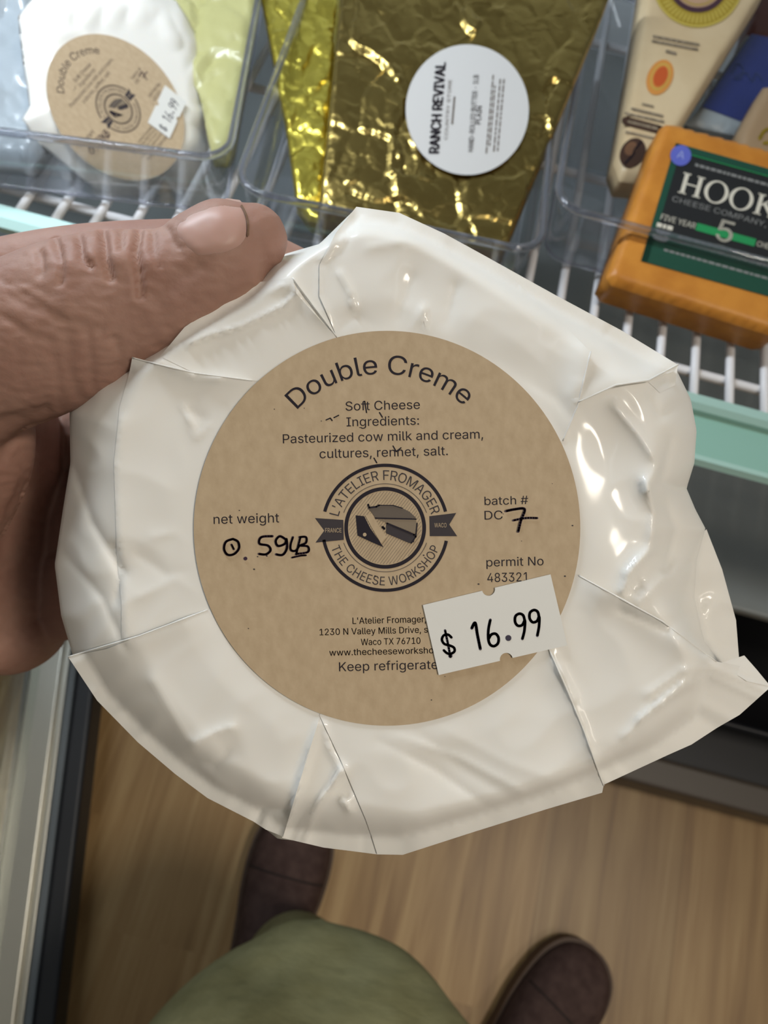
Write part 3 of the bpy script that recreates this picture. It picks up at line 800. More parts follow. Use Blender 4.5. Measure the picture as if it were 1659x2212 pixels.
def price_sticker(parent):
    pr = Print(lambda x, y: Vector(((x-LC[0])*KPX, -(y-LC[1])*KPX, 0.00042))); pr.n = Vector((0, 0, 1))
    A, B, C_, D = Vector((913, 1306)), Vector((1187, 1240)), Vector((1223, 1392)), Vector((947, 1456))
    def notch(c, a, b, r=14, n=12):
        d = (b-a).normalized(); nn = Vector((-d.y, d.x))
        return [c - d*r*cos(pi*k/n) + nn*r*sin(pi*k/n) for k in range(n+1)]
    def on(a, b, p): d = (b-a).normalized(); return a + d*((p-a).dot(d))
    poly = [A] + notch(on(A, B, Vector((1054, 1272))), A, B) + [B, C_] + notch(on(C_, D, Vector((1092, 1422))), C_, D) + [D]
    V2, F2 = tri_fill([(p.x, p.y) for p in poly], 24)
    pr.put(([Vector(v) for v in V2], F2), M_sticker)
    n = len(poly); top = [pr.mp(*p) for p in poly]; low = [p - Vector((0, 0, 0.0002)) for p in top]
    pr.mb.add(top+low, [[k, n+k, n+(k+1) % n, (k+1) % n] for k in range(n)], 0)
    def z(pts): return [(880+a/4.366, 1200+b/4.366) for a, b in pts]
    def pen(pts, wd_=6.0): pr.put(ribbon(smooth_pts(z(pts), 6), wd_), M_pricepen, 0.00006)
    pen([(412, 765), (380, 738), (340, 745), (322, 785), (345, 825), (395, 840), (435, 860), (440, 895), (405, 918), (370, 912), (340, 885)], 5.5)
    pen([(352, 698), (378, 820), (402, 945)], 5.0); pr.put(disc2(*z([(402, 938)])[0], 4.5, n=12), M_pricepen, 0.00006)
    pen([(602, 678), (634, 628), (655, 740), (682, 872)], 6.5)
    pen([(776, 600), (758, 690), (757, 780), (775, 832), (812, 846), (848, 818), (852, 765), (825, 730), (785, 738), (762, 775)])
    pr.put(disc2(*z([(945, 770)])[0], 6.4, n=20), M_pricepen, 0.00006)
    pen([(1098, 610), (1085, 560), (1050, 542), (1012, 565), (1008, 620), (1035, 655), (1075, 648), (1100, 605), (1095, 700), (1076, 778)])
    pen([(1232, 575), (1220, 525), (1185, 508), (1148, 532), (1144, 585), (1172, 622), (1212, 612), (1234, 572), (1232, 660), (1216, 748)])
    o = link('price_sticker', pr.mb, pr.mats, None, (0, 0, 0)); o.parent = parent
    return o

# ------------------------------------------------------------------ the wrapped cheese in the hand
D0 = 0.151
# the label's plane faces the photographer: root sits at the label's centre
cheese_M = T(P(LC[0], LC[1], D0)) @ CROT.to_4x4()
ch = thing('wrapped_cheese', 'large white paper-wrapped cheese held in the hand, label facing up', 'cheese', cheese_M, 'paper-wrapped soft cheeses')
OUT = [(770, 449), (860, 462), (960, 507), (1060, 562), (1200, 641), (1340, 716), (1455, 786), (1492, 862), (1505, 930), (1500, 1000), (1483, 1055), (1502, 1100),
       (1524, 1142), (1505, 1210), (1500, 1290), (1520, 1380), (1560, 1440), (1530, 1560), (1440, 1625), (1300, 1690), (1180, 1738), (1020, 1788), (870, 1832), (760, 1828), (600, 1812), (548, 1770),
       (450, 1720), (380, 1668), (300, 1600), (212, 1510), (160, 1425), (132, 1330), (118, 1220), (136, 1100), (152, 1000), (150, 890), (195, 822), (290, 778), (400, 705), (540, 610), (590, 556), (690, 527)]
SHO = [(790, 500), (880, 520), (960, 560), (1090, 640), (1210, 720), (1310, 790), (1390, 860), (1420, 950), (1395, 1080), (1380, 1200), (1430, 1330), (1500, 1440), (1420, 1560), (1280, 1650), (1100, 1712),
       (900, 1765), (720, 1735), (610, 1715), (480, 1640), (410, 1570), (335, 1475), (272, 1385), (262, 1200), (255, 1000), (265, 900), (310, 800), (420, 725), (560, 650), (640, 575), (720, 520)]
RO_ = polar_radius(OUT, LC); RS_ = polar_radius(SHO, LC)
def soft(R_, n=9, sp=0.012):
    return lambda a: sum(R_(a+(k-n//2)*sp) for k in range(n))/n
RSs = soft(RS_, 7, 0.015)
# wrinkles and creases in the paper: (points, half-width, height) ; positive rises toward the viewer
CREASES = [
    ([(262, 905), (250, 1000), (258, 1150), (268, 1300), (272, 1385)], 14, 0.0008),
    ([(245, 1180), (262, 1235), (250, 1300)], 10, -0.0012),
    ([(160, 1010), (200, 1130), (262, 1236)], 14, -0.0016), ([(140, 1200), (220, 1290), (270, 1400)], 16, -0.0012),
    ([(398, 880), (412, 912), (424, 945), (452, 920)], 9, 0.0010), ([(404, 885), (440, 905)], 14, -0.0008),
    ([(330, 1470), (400, 1590), (420, 1610)], 22, 0.0010), ([(420, 1606), (470, 1580), (500, 1572)], 14, 0.0012), ([(415, 1640), (460, 1655), (490, 1630)], 16, -0.0010),
    ([(545, 1770), (570, 1745), (612, 1752)], 12, -0.0018),
    ([(300, 770), (420, 812), (560, 826)], 12, 0.0010),
    ([(410, 742), (450, 725), (520, 705), (615, 660), (640, 635)], 7, 0.0014), ([(430, 700), (540, 640), (625, 615)], 20, 0.0012),
    ([(630, 600), (640, 640), (727, 727)], 9, 0.0004), ([(692, 560), (690, 640), (712, 690), (726, 727)], 6, 0.0004),
    ([(735, 590), (755, 625), (765, 665)], 7, 0.0010), ([(725, 720), (770, 680), (815, 715)], 16, -0.0009),
    ([(885, 722), (915, 665), (918, 715)], 7, 0.0012), ([(860, 690), (890, 600)], 18, -0.0006), ([(965, 700), (985, 620)], 22, -0.0007), ([(700, 560), (745, 480)], 9, 0.0007), ([(690, 570), (740, 545), (760, 500)], 8, -0.0004),
    ([(800, 535), (880, 520), (960, 530)], 20, 0.0006),
    ([(1090, 800), (1200, 860), (1230, 900)], 34, -0.0010),
    ([(1395, 1040), (1412, 1110), (1405, 1180), (1360, 1240), (1345, 1280)], 18, 0.0022), ([(1440, 1090), (1460, 1140), (1440, 1230)], 18, -0.0022),
    ([(1330, 880), (1380, 940), (1420, 1000), (1400, 1060)], 16, 0.0014), ([(1400, 840), (1425, 900), (1490, 860)], 12, -0.0014), ([(1450, 950), (1430, 1040), (1480, 1060)], 14, -0.0016),
    ([(1380, 1300), (1420, 1260), (1490, 1200)], 18, 0.0014), ([(1340, 1320), (1440, 1360), (1490, 1320)], 16, -0.0012),
    ([(1190, 1405), (1225, 1480), (1260, 1570), (1298, 1690)], 8, 0.0010), ([(1400, 1500), (1470, 1450), (1560, 1430)], 16, 0.0010), ([(1350, 1590), (1440, 1500), (1490, 1470)], 12, 0.0010), ([(1500, 1600), (1530, 1500), (1560, 1430)], 20, -0.0012),
    ([(700, 1560), (712, 1620), (738, 1665)], 7, 0.0012), ([(738, 1665), (690, 1735), (665, 1790)], 8, 0.0014), ([(740, 1730), (755, 1750)], 9, 0.0014), ([(690, 1560), (650, 1680), (615, 1795)], 8, 0.0012),
    ([(880, 1560), (1000, 1660), (1100, 1720)], 40, -0.0006), ([(950, 1570), (1100, 1650), (1240, 1700)], 40, 0.0005),
    ([(1380, 1555), (1440, 1510), (1500, 1475), (1560, 1435)], 6, 0.0009), ([(1420, 1530), (1490, 1460), (1530, 1440)], 5, 0.0007), ([(1350, 1240), (1375, 1215), (1410, 1190)], 6, 0.0009), ([(1340, 1290), (1380, 1260)], 6, -0.0008),
    ([(690, 1548), (660, 1640), (615, 1800)], 5, 0.0010), ([(738, 1665), (700, 1715), (640, 1800)], 5, 0.0011), ([(610, 1800), (575, 1760), (540, 1765)], 7, 0.0012), ([(740, 1725), (752, 1745), (758, 1720)], 4, 0.0010),
    ([(1190, 1405), (1210, 1450), (1240, 1510)], 5, 0.0012), ([(860, 1590), (1000, 1640), (1130, 1710)], 12, 0.0005), ([(820, 1600), (940, 1660), (1050, 1740)], 16, -0.0005),
    ([(330, 1160), (380, 1150), (410, 1180)], 14, 0.0004), ([(300, 1200), (360, 1240), (420, 1230)], 22, -0.0005), ([(300, 1290), (380, 1250), (440, 1290)], 18, 0.0004),
]
_boxes = [(min(p[0] for p in c[0])-4*c[1], max(p[0] for p in c[0])+4*c[1], min(p[1] for p in c[0])-4*c[1], max(p[1] for p in c[0])+4*c[1]) for c in CREASES]
def crease(x, y):
    s = 0.0
    for c, b in zip(CREASES, _boxes):
        if b[0] < x < b[1] and b[2] < y < b[3]:
            d = line_dist((x, y), c[0])/c[1]
            if d < 5: s += c[2]*0.9*exp(-abs(d)*1.25)
    return s
H_OUT = 0.0155
def depth_off(x, y):
    """how far behind the label's plane the paper lies at this spot (metres)"""
    dx, dy = x-LC[0], y-LC[1]; r = hypot(dx, dy); a = atan2(dy, dx)
    rs = RSs(a); ro = max(RO_(a), rs*1.04)
    base = 0.0003*(min(r, rs)/rs)**2
    s = (r-rs)/(ro-rs)
    k = 0.17
    if s > -k:                                        # rounded shoulder, then a falling side
        t = min(1.0, (s+k)/(1+k)); base += H_OUT*(0.45*t*t + 0.55*(1-sqrt(max(0.0, 1-t*t*0.88)))/0.654)
        if s > 1: base += (s-1)*0.004
    q = min(1.0, max(0.0, (r-422)/70.0))
    n = noise.noise(Vector((x/210, y/210, 2.3)))*0.0009 + (0.3-abs(noise.noise(Vector((x/120, y/120, 7.7)))))*0.0006
    amp = 1.0 + (0.4 if x > 1230 and 820 < y < 1330 else 0.0)
    if s > 0.0 and not (780 < x < 1330 and y > 1400) and not (760 < x < 1300 and y < 760):      # puckers down the side
        n += min(1.0, s*1.6)*0.0017*(0.22-abs(noise.noise(Vector((x/95, y/95, 21.0)) + 0.4*noise.noise_vector(Vector((x/160, y/160, 5.0))))))
    return base - q*(crease(x, y) + n*amp)
def CP(x, y, h): return P(x, y, D0 + h)
# body of the parcel: front, sides, back
mb = MB(); NA, NR = 480, 90; V = []; F = []
for k in range(NA):
    a = 2*pi*k/NA; R_ = RO_(a)
    for i in range(1, NR+1):
        t = (i/NR)**0.8; x, y = LC[0]+R_*t*cos(a), LC[1]+R_*t*sin(a)
        V.append(CP(x, y, depth_off(x, y)))
    xe, ye = LC[0]+R_*cos(a), LC[1]+R_*sin(a); he = depth_off(xe, ye)
    for sc_, hh in ((0.998, 0.004), (0.975, 0.0105), (0.93, 0.0165), (0.86, 0.0195), (0.5, 0.0200)):
        x, y = LC[0]+R_*sc_*cos(a), LC[1]+R_*sc_*sin(a)
        V.append(CP(x, y, he+hh + 0.0006*noise.noise(Vector((x/60, y/60, 4)))))
n1 = NR+5
for k in range(NA):
    j = (k+1) % NA
    for i in range(n1-1): F.append([k*n1+i, j*n1+i, j*n1+i+1, k*n1+i+1])
V.append(CP(LC[0], LC[1], depth_off(*LC))); V.append(CP(LC[0], LC[1], 0.033))
for k in range(NA):
    j = (k+1) % NA; F.append([len(V)-2, j*n1, k*n1]); F.append([len(V)-1, k*n1+n1-1, j*n1+n1-1])
mb.add(V, F); o = link('wrapper', mb, M_paper, ch); fixnormals(o)
# folded flaps of paper lying on it
def flap(poly, lift, free=(), rise=0.0008, wid=60, step=9, layer_in=0.00012, extra=None):
    """sheet of paper over the body; free = lines along which the edge stands up a little"""
    V2, F2 = tri_fill(poly, step); mb = MB()
    def at(x, y, up=0.0):
        r = hypot(x-LC[0], y-LC[1]); q = min(1.0, max(0.0, (r-425)/60.0))
        ro = RO_(atan2(y-LC[1], x-LC[0])); over = lift > 0 and r > 0.965*ro
        if over:                                      # the sheet's outer edge juts a hair past the body
            g_ = 0.965*ro/r; h = depth_off(LC[0]+(x-LC[0])*g_, LC[1]+(y-LC[1])*g_) + (r/ro-0.965)*0.022
            x, y = LC[0]+(x-LC[0])*(1+0.10*(r/ro-0.965)), LC[1]+(y-LC[1])*(1+0.10*(r/ro-0.965))
        else: h = depth_off(x, y)
        h = h - (layer_in*lift*(1-q) + 0.00022*lift*q)
        if free:
            d = line_dist((x, y), free); h -= q*rise*exp(-(d/wid)**2)
        if extra: h -= extra(x, y)
        return CP(x, y, h - up)
    mb.add([at(x, y) for x, y in V2], F2)
    if free:                                          # the rolled fold along the free edge
        pts = []
        for i in range(len(free)-1):
            a, b = Vector(free[i]), Vector(free[i+1]); k = max(1, int((b-a).length/7))
            pts += [a.lerp(b, j/k) for j in range(k)]
        pts.append(Vector(free[-1]))
        pts = [p for p in pts if hypot(p.x-LC[0], p.y-LC[1]) > 424]
        if len(pts) > 2: mb.tube([at(p.x, p.y, -0.00005) for p in pts], [0.00016 + 0.00012*abs(noise.noise(Vector((p.x/40, p.y/40, 1)))) for p in pts], 8)
    o = link('paper_flap', mb, M_paper, ch); fixnormals(o)
    return o
flap([(1526, 1143), (1560, 1230), (1590, 1340), (1597, 1430), (1560, 1450), (1480, 1420), (1420, 1330), (1440, 1240), (1490, 1180)], -3.5, step=10)
flap([(1058, 561), (1200, 640), (1340, 715), (1462, 789), (1456, 802), (1400, 822), (1330, 832), (1250, 868), (1150, 900), (950, 900), (900, 600)], 1, [(1462, 789), (1400, 822), (1330, 832), (1250, 868)], 0.0016, 34)
flap([(1462, 789), (1458, 832), (1425, 848), (1398, 823)], 0.4, step=7)
flap([(770, 449), (862, 462), (960, 507), (1060, 562), (1150, 640), (1232, 716), (1276, 760), (1270, 800), (1247, 880), (1216, 952), (1120, 1010), (860, 960), (727, 727), (712, 690), (690, 640), (690, 572), (725, 505)], 1.4, [(1276, 760), (1247, 880), (1216, 952)], 0.0014, 40)
flap([(288, 774), (330, 786), (420, 806), (545, 822), (640, 950), (600, 1250), (455, 1315), (300, 1372), (262, 1382), (262, 1300), (252, 1200), (246, 1000), (258, 880)], 1, [(288, 774), (420, 806), (545, 822)], 0.0010, 40)
flap([(400, 708), (540, 612), (632, 600), (640, 634), (690, 690), (727, 727), (640, 830), (545, 822), (420, 806), (345, 770)], 0.5, [(632, 600), (727, 727)], 0.0005, 30)
flap([(150, 1418), (230, 1402), (300, 1374), (455, 1315), (600, 1270), (740, 1480), (692, 1545), (650, 1680), (612, 1806), (575, 1790), (548, 1772), (450, 1722), (380, 1670), (300, 1602), (212, 1512)], 2, [(150, 1418), (300, 1374), (455, 1315)], 0.0011, 40)
flap([(692, 1545), (800, 1600), (815, 1842), (700, 1828), (610, 1808), (640, 1700)], 1, step=8)
flap([(1244, 1240), (1330, 1290), (1430, 1342), (1545, 1428), (1620, 1441), (1652, 1478), (1590, 1540), (1490, 1606), (1300, 1694), (1250, 1640), (1120, 1400), (1150, 1260)], 2, [(1244, 1240), (1430, 1342), (1545, 1428)], 0.0015, 40)
flap([(1552, 1432), (1597, 1412), (1622, 1441), (1652, 1478), (1605, 1468)], 3, step=7)
flap([(1185, 1400), (1225, 1490), (1262, 1580), (1302, 1694), (1298, 1709), (1180, 1745), (1020, 1795), (870, 1843), (815, 1842), (790, 1770), (735, 1640), (690, 1545), (760, 1420), (1000, 1330)], 3, [(1302, 1694), (1262, 1580), (1225, 1490), (1185, 1400)], 0.0007, 30)
lb = cheese_label(ch); lb.location = (0, 0, 0.00055)
ps = price_sticker(ch); ps.location = (0, 0, 0.00055)

# ------------------------------------------------------------------ the second wrapped cheese, leaning in the bin
n2 = (CAM - P(255, 235, 0.41)).normalized()
n2 = (n2 + 0.50*(0.66*CR + 0.75*CU)).normalized()
c2 = P(256, 236, 0.426)
x2 = CR - n2*CR.dot(n2); x2.normalize(); y2 = n2.cross(x2)
rz = radians(52); xr = x2*cos(rz)+y2*sin(rz); yr = -x2*sin(rz)+y2*cos(rz)
M2 = T(c2) @ Matrix((xr, yr, n2)).transposed().to_4x4() @ Matrix.Scale(0.985, 4)
ch2 = thing('wrapped_cheese', 'white paper-wrapped cheese leaning in the clear bin beside the gold foil', 'cheese', M2, 'paper-wrapped soft cheeses')
OUT2 = [(110, -60), (50, 10), (62, 120), (75, 210), (58, 240), (85, 285), (140, 330), (190, 372), (225, 396), (270, 408), (340, 412), (420, 392), (470, 330), (478, 240), (470, 130), (445, 60), (400, -20), (330, -80), (220, -90)]
c2p = (258, 215); R2 = polar_radius(OUT2, c2p); R2s = soft(R2, 5, 0.02)
mb = MB(); NA, NR = 240, 46; V = []; F = []
def h2(x, y):
    r = hypot(x-c2p[0], y-c2p[1]); a = atan2(y-c2p[1], x-c2p[0]); t = r/R2s(a)
    b = 0.0 if t < 0.66 else 0.012*((t-0.66)/0.34)**1.8
    q = min(1, max(0, (r-150)/40))
    pl = 0.0005*sin(a*13+2*noise.noise(Vector((a*2, 0, 3))))*max(0, t-0.5)*2
    return b - q*(0.0022*(abs(noise.noise(Vector((x/55, y/55, 9))))-0.2) + pl) + 0.0008
for k in range(NA):
    a = 2*pi*k/NA; R_ = R2(a)
    for i in range(1, NR+1):
        t = i/NR; x, y = c2p[0]+R_*t*cos(a), c2p[1]+R_*t*sin(a); V.append(hit(x, y, c2, n2) - n2*h2(x, y))
    for sc_, hh in ((0.98, 0.002), (0.9, 0.006), (0.5, 0.008)):
        x, y = c2p[0]+R_*sc_*cos(a), c2p[1]+R_*sc_*sin(a); V.append(hit(x, y, c2, n2) - n2*(0.0100+hh))
n1 = NR+3
for k in range(NA):
    j = (k+1) % NA
    for i in range(n1-1): F.append([k*n1+i, j*n1+i, j*n1+i+1, k*n1+i+1])
V.append(hit(*c2p, c2, n2) - n2*0.0008); V.append(hit(*c2p, c2, n2) - n2*0.019)
for k in range(NA):
    j = (k+1) % NA; F.append([len(V)-2, j*n1, k*n1]); F.append([len(V)-1, k*n1+n1-1, j*n1+n1-1])
mb.add(V, F); o = link('wrapper', mb, M_paper, ch2); fixnormals(o)
l2 = lb.copy(); COL.objects.link(l2); l2.parent = ch2; l2.location = (0, 0, 0.0009)
p2 = ps.copy(); COL.objects.link(p2); p2.parent = ch2; p2.location = (0, 0, 0.0010)

# pale yellow wrapped piece and grey wrapped piece in the same bin
yq = [(370, 0, 0.475), (545, 0, 0.475), (500, 330, 0.445), (440, 330, 0.445)]
yt = thing('wrapped_cheese', 'pale yellow paper-wrapped wedge tucked behind the leaning white cheese', 'cheese', T(P(480, 320, 0.45)), 'paper-wrapped soft cheeses')
polyslab([(280, -70), (562, -70), (548, 20), (500, 300), (490, 330), (455, 330), (430, 200), (360, 90)], yq, 0.012, M_yellow, 'wrapper', yt, 9, crumple(0.005, 110, 3.3), 0.004)
wq2 = [(-60, 0, 0.455), (50, 0, 0.455), (80, 330, 0.425), (-60, 330, 0.425)]
wt = thing('wrapped_cheese', 'cool grey wrapped cheese at the photo edge, partly behind the leaning white cheese', 'cheese', T(P(0, 320, 0.43)), 'paper-wrapped soft cheeses')
polyslab([(-140, -70), (50, -70), (66, 60), (80, 200), (95, 300), (60, 350), (-140, 330)], wq2, 0.012, M_greywrap, 'wrapper', wt, 10, crumple(0.007, 120, 8.3), 0.006)

for o_, d_ in ((gb, 0.008), (g2, 0.008), (hb, 0.007), (yt, 0.007), (wt, 0.014)):   # rest on the bin floors
    m_ = o_.matrix_basis.copy(); m_.translation += (CAM - m_.translation).normalized()*d_; o_.matrix_basis = m_

# black crate on the fridge floor, lower right
bc = hit(1560, 1470, Vector((0, 0, 0.17)), Vector((0, 0, 1)))
bx = thing('black_crate', 'black rounded plastic crate on the fridge base under the lower shelf', 'crate', T((bc.x+0.10, bc.y+0.05, 0.11)))
def crate():
    mb = MB(); n = 0; rings = []
    for (w_, d_, h_) in ((0.30, 0.17, 0.0), (0.32, 0.19, 0.06), (0.33, 0.20, 0.085), (0.335, 0.205, 0.088), (0.32, 0.19, 0.088), (0.30, 0.17, 0.02)):
        rr = rounded_rect(w_, d_, 0.05, 8); n = len(rr); rings.append([Vector((bc.x+0.10+x, bc.y+0.05+y, 0.112+h_)) for x, y in rr])
    V = [p for r_ in rings for p in r_]; F = []
    for i in range(len(rings)-1):
        for k in range(n): F.append([i*n+k, i*n+(k+1) % n, (i+1)*n+(k+1) % n, (i+1)*n+k])
    F.append(list(range(n))[::-1]); F.append([(len(rings)-1)*n+k for k in range(n)])
    return mb.add(V, F)
link('crate_body', crate(), M_black, bx)

# ------------------------------------------------------------------ person
pe = thing('person', 'person crouching in olive trousers and dark brown shoes, hand gripping the cheese', 'person', T((0.10, -0.22, 0)))
def loft(stations, nseg=28, n_sub=5):
    """closed tube through stations (centre, half-width vector, half-depth vector), smoothly interpolated, rounded ends"""
    C_ = [Vector(s[0]) for s in stations]; A = [Vector(s[1]) for s in stations]; B = [Vector(s[2]) for s in stations]
    c = smooth_pts(C_, n_sub); a = smooth_pts(A, n_sub); b = smooth_pts(B, n_sub)
    def cap(i, j):
        out = []
        d = (c[i]-c[j]).normalized(); rr = min(a[i].length, b[i].length)*0.9
        for t in (0.25, 0.5, 0.72, 0.88, 0.97): out.append((c[i]+d*rr*t, a[i]*sqrt(1-t*t), b[i]*sqrt(1-t*t)))
        return out
    rings = cap(0, 1)[::-1] + list(zip(c, a, b)) + cap(-1, -2)
    V = []; F = []
    for cc, aa, bb in rings:
        for k in range(nseg):
            th = 2*pi*k/nseg; V.append(cc + aa*cos(th) + bb*sin(th))
    m = len(rings)
    for i in range(m-1):
        for k in range(nseg): F.append([i*nseg+k, i*nseg+(k+1) % nseg, (i+1)*nseg+(k+1) % nseg, (i+1)*nseg+k])
    F.append(list(range(nseg))[::-1]); F.append([(m-1)*nseg+k for k in range(nseg)])
    return V, F
def img_stations(lst):
    """(x, y, depth, half-width in px, half-depth in m): width lies across the limb as seen, depth along the view"""
    out = []
    for i, s in enumerate(lst):
        p = Vector(lst[max(i-1, 0)][:2]); q = Vector(lst[min(i+1, len(lst)-1)][:2]); d = (q-p).normalized()
        x, y, dep, hw, hd = s; k = dep/FPX
        wv = (-d.y)*CR - (d.x)*CU
        out.append((P(x, y, dep), wv*hw*k, FWD*hd))
    return out
hand = MB()
th_st = [(556, 512, D0+0.0060, 72, 0.0068), (508, 530, D0+0.0055, 106, 0.0088), (446, 567, D0+0.0060, 112, 0.0095), (408, 597, D0+0.0070, 113, 0.0100), (345, 626, D0+0.0075, 132, 0.0112), (272, 645, D0+0.0080, 150, 0.0122),
         (205, 670, D0+0.0085, 164, 0.0132), (140, 700, D0+0.0100, 174, 0.0140), (50, 738, D0+0.0120, 176, 0.0150), (-60, 775, D0+0.016, 185, 0.0165), (-190, 840, D0+0.024, 230, 0.0190), (-300, 950, D0+0.034, 290, 0.021)]
hand.add(*loft(img_stations(th_st), 36, 5))
ix_st = [(760, 700, D0+0.045, 70, 0.0065), (640, 624, D0+0.041, 84, 0.0078), (500, 572, D0+0.037, 88, 0.0085), (330, 570, D0+0.035, 92, 0.009), (110, 590, D0+0.034, 92, 0.0095), (-100, 660, D0+0.034, 110, 0.011), (-260, 800, D0+0.036, 150, 0.014)]
hand.add(*loft(img_stations(ix_st), 28, 5))
# palm, thenar pad and the lower fingers curling behind the parcel
hand.add(*loft(img_stations([(-330, 900, D0+0.044, 330, 0.018), (-230, 1010, D0+0.066, 330, 0.016), (-60, 1050, D0+0.098, 330, 0.012), (80, 1080, D0+0.112, 280, 0.010), (200, 1080, D0+0.115, 240, 0.0085)]), 28, 5))
hand.add(*loft(img_stations([(-150, 820, D0+0.022, 130, 0.014), (-70, 900, D0+0.025, 140, 0.013), (-45, 1000, D0+0.031, 108, 0.012), (-80, 1120, D0+0.040, 90, 0.011)]), 24, 5))
hand.add(*loft(img_stations([(-60, 850, D0+0.056, 138, 0.036), (-30, 1000, D0+0.066, 110, 0.038), (-38, 1130, D0+0.080, 104, 0.038), (-32, 1250, D0+0.090, 104, 0.036), (0, 1340, D0+0.097, 108, 0.030), (50, 1385, D0+0.102, 74, 0.024)]), 24, 5))
for yb, ye, ln in ((930, 800, 720), (1110, 1010, 760), (1270, 1220, 700)):
    hand.add(*loft(img_stations([(-60, yb+30, D0+0.098, 120, 0.0095), (90, yb+15, D0+0.106, 110, 0.0092), (290, yb-20, D0+0.078, 92, 0.0088), (460, (yb+ye)/2, D0+0.050, 82, 0.0082), (ln, ye, D0+0.0435, 66, 0.0066)]), 24, 5))
# forearm toward the body
hand.add(*loft(img_stations([(-250, 1000, D0+0.045, 330, 0.018), (-470, 1120, D0+0.055, 300, 0.022), (-800, 1350, D0+0.07, 330, 0.027), (-1300, 1750, D0+0.09, 420, 0.036)]), 28, 5))
ho = link('hand', hand, M_skin, pe)
rm = ho.modifiers.new('skin', 'REMESH'); rm.mode = 'VOXEL'; rm.voxel_size = 0.00068; rm.use_smooth_shade = True
dg = bpy.context.evaluated_depsgraph_get(); dg.update()
me = bpy.data.meshes.new_from_object(ho.evaluated_get(dg)); ho.modifiers.clear(); ho.data = me
me.materials.clear(); me.materials.append(M_skin)
bm = bmesh.new(); bm.from_mesh(me)
for _ in range(7): bmesh.ops.smooth_vert(bm, verts=bm.verts, factor=0.5, use_axis_x=True, use_axis_y=True, use_axis_z=True)
bm.normal_update()
WR = [([(300, 500), (292, 540), (300, 590), (302, 640)], 7.8, 0.00145), ([(222, 500), (228, 555), (238, 600)], 8.8, 0.00178), ([(170, 512), (178, 560), (195, 575)], 7.8, 0.00129), ([(362, 497), (372, 520), (385, 535)], 8.6, 0.00051),
      ([(85, 545), (90, 580), (86, 592)], 9.4, 0.00090), ([(120, 520), (135, 570), (130, 610)], 7.8, 0.00097), ([(262, 503), (262, 540)], 6.6, 0.00081), ([(330, 505), (332, 545), (345, 575)], 6.6, 0.00065),
      ([(20, 640), (120, 690), (200, 705)], 9.8, 0.00034), ([(0, 600), (90, 660), (140, 690)], 8.3, 0.00034), ([(30, 600), (75, 620), (110, 640)], 8.3, 0.00027), ([(0, 680), (60, 720), (110, 735)], 9.8, 0.00034),
      ([(245, 730), (262, 770), (258, 800)], 10.1, 0.00051), ([(190, 720), (196, 770), (200, 830)], 9.8, 0.00034), ([(150, 740), (150, 790), (165, 850)], 11.1, 0.00027), ([(120, 770), (125, 830), (130, 880)], 11.1, 0.00034), ([(90, 700), (160, 720), (220, 715)], 8.3, 0.00027),
      ([(340, 640), (390, 600), (430, 575)], 22.1, 0.00065), ([(0, 915), (60, 905), (100, 890)], 17.8, 0.00097), ([(0, 1000), (30, 950), (70, 920)], 10.1, 0.00034), ([(35, 990), (60, 1020), (40, 1060)], 10.1, 0.00034), ([(5, 1170), (25, 1100), (60, 1050)], 12.9, 0.00068)]
PUFF = [((415, 650), 70, 0.0008), ((460, 610), 60, 0.0005), ((258, 560), 28, 0.0010), ((198, 556), 22, 0.0010), ((330, 565), 24, 0.0008), ((145, 575), 24, 0.0008)]
R = Matrix((CR, CU, FWD))
def proj(p):
    q = R @ (p - CAM); return 829.5 + FPX*q.x/q.z, 1106 - FPX*q.y/q.z, q.z
base_off = pe.matrix_basis.translation
newco = {}
for v in bm.verts:
    wp = v.co + base_off
    q = R @ (wp - CAM)
    x, y = 829.5+FPX*q.x/q.z, 1106-FPX*q.y/q.z
    if v.normal.dot((CAM-wp).normalized()) < 0.05 or not (-40 < x < 640 and 400 < y < 1450) or (q.z > D0+0.026 and y < 850): continue
    s = 0.0
    for pl, wd_, dp in WR:
        if min(p[0] for p in pl)-30 < x < max(p[0] for p in pl)+30 and min(p[1] for p in pl)-30 < y < max(p[1] for p in pl)+30:
            d = line_dist((x, y), pl)/wd_
            if d < 3: s -= dp*exp(-d*d)
    for c_, r_, dp in PUFF:
        d = hypot(x-c_[0], y-c_[1])/r_
        if d < 2.5: s += dp*exp(-d*d)
    s += 0.00022*noise.noise(Vector((x/26, y/14, 1.0)))
    newco[v] = v.co + v.normal*s
for v, co in newco.items(): v.co = co
bm.to_mesh(me); bm.free()
for p in me.polygons: p.use_smooth = True
# thumbnail lies on the thumb
bvh = BVHTree.FromPolygons([v.co + base_off for v in me.vertices], [list(p.vertices) for p in me.polygons])
def on_hand(x, y, lift):
    d = ray(x, y).normalized(); loc, nr, _, _ = bvh.ray_cast(CAM, d)
    if loc is None: return P(x, y, D0+0.006)
    return loc - d*lift
NAIL = [(366, 502), (380, 480), (408, 458), (450, 440), (490, 428), (518, 432), (535, 452), (541, 484), (537, 516), (522, 536), (492, 548), (455, 556), (425, 558), (404, 540), (385, 520)]
V2, F2 = tri_fill(NAIL, 7); loop = NAIL+[NAIL[0]]
mb = MB().add([on_hand(x, y, 0.0006 - 0.0009*exp(-(line_dist((x, y), loop)/9)**2)) for x, y in V2], F2)
nl = link('thumbnail', mb, M_nail, ho); fixnormals(nl)
bm = bmesh.new(); bm.from_mesh(nl.data)
for _ in range(4): bmesh.ops.smooth_vert(bm, verts=[v for v in bm.verts if not v.is_boundary], factor=0.5, use_axis_x=True, use_axis_y=True, use_axis_z=True)
bm.to_mesh(nl.data); bm.free()
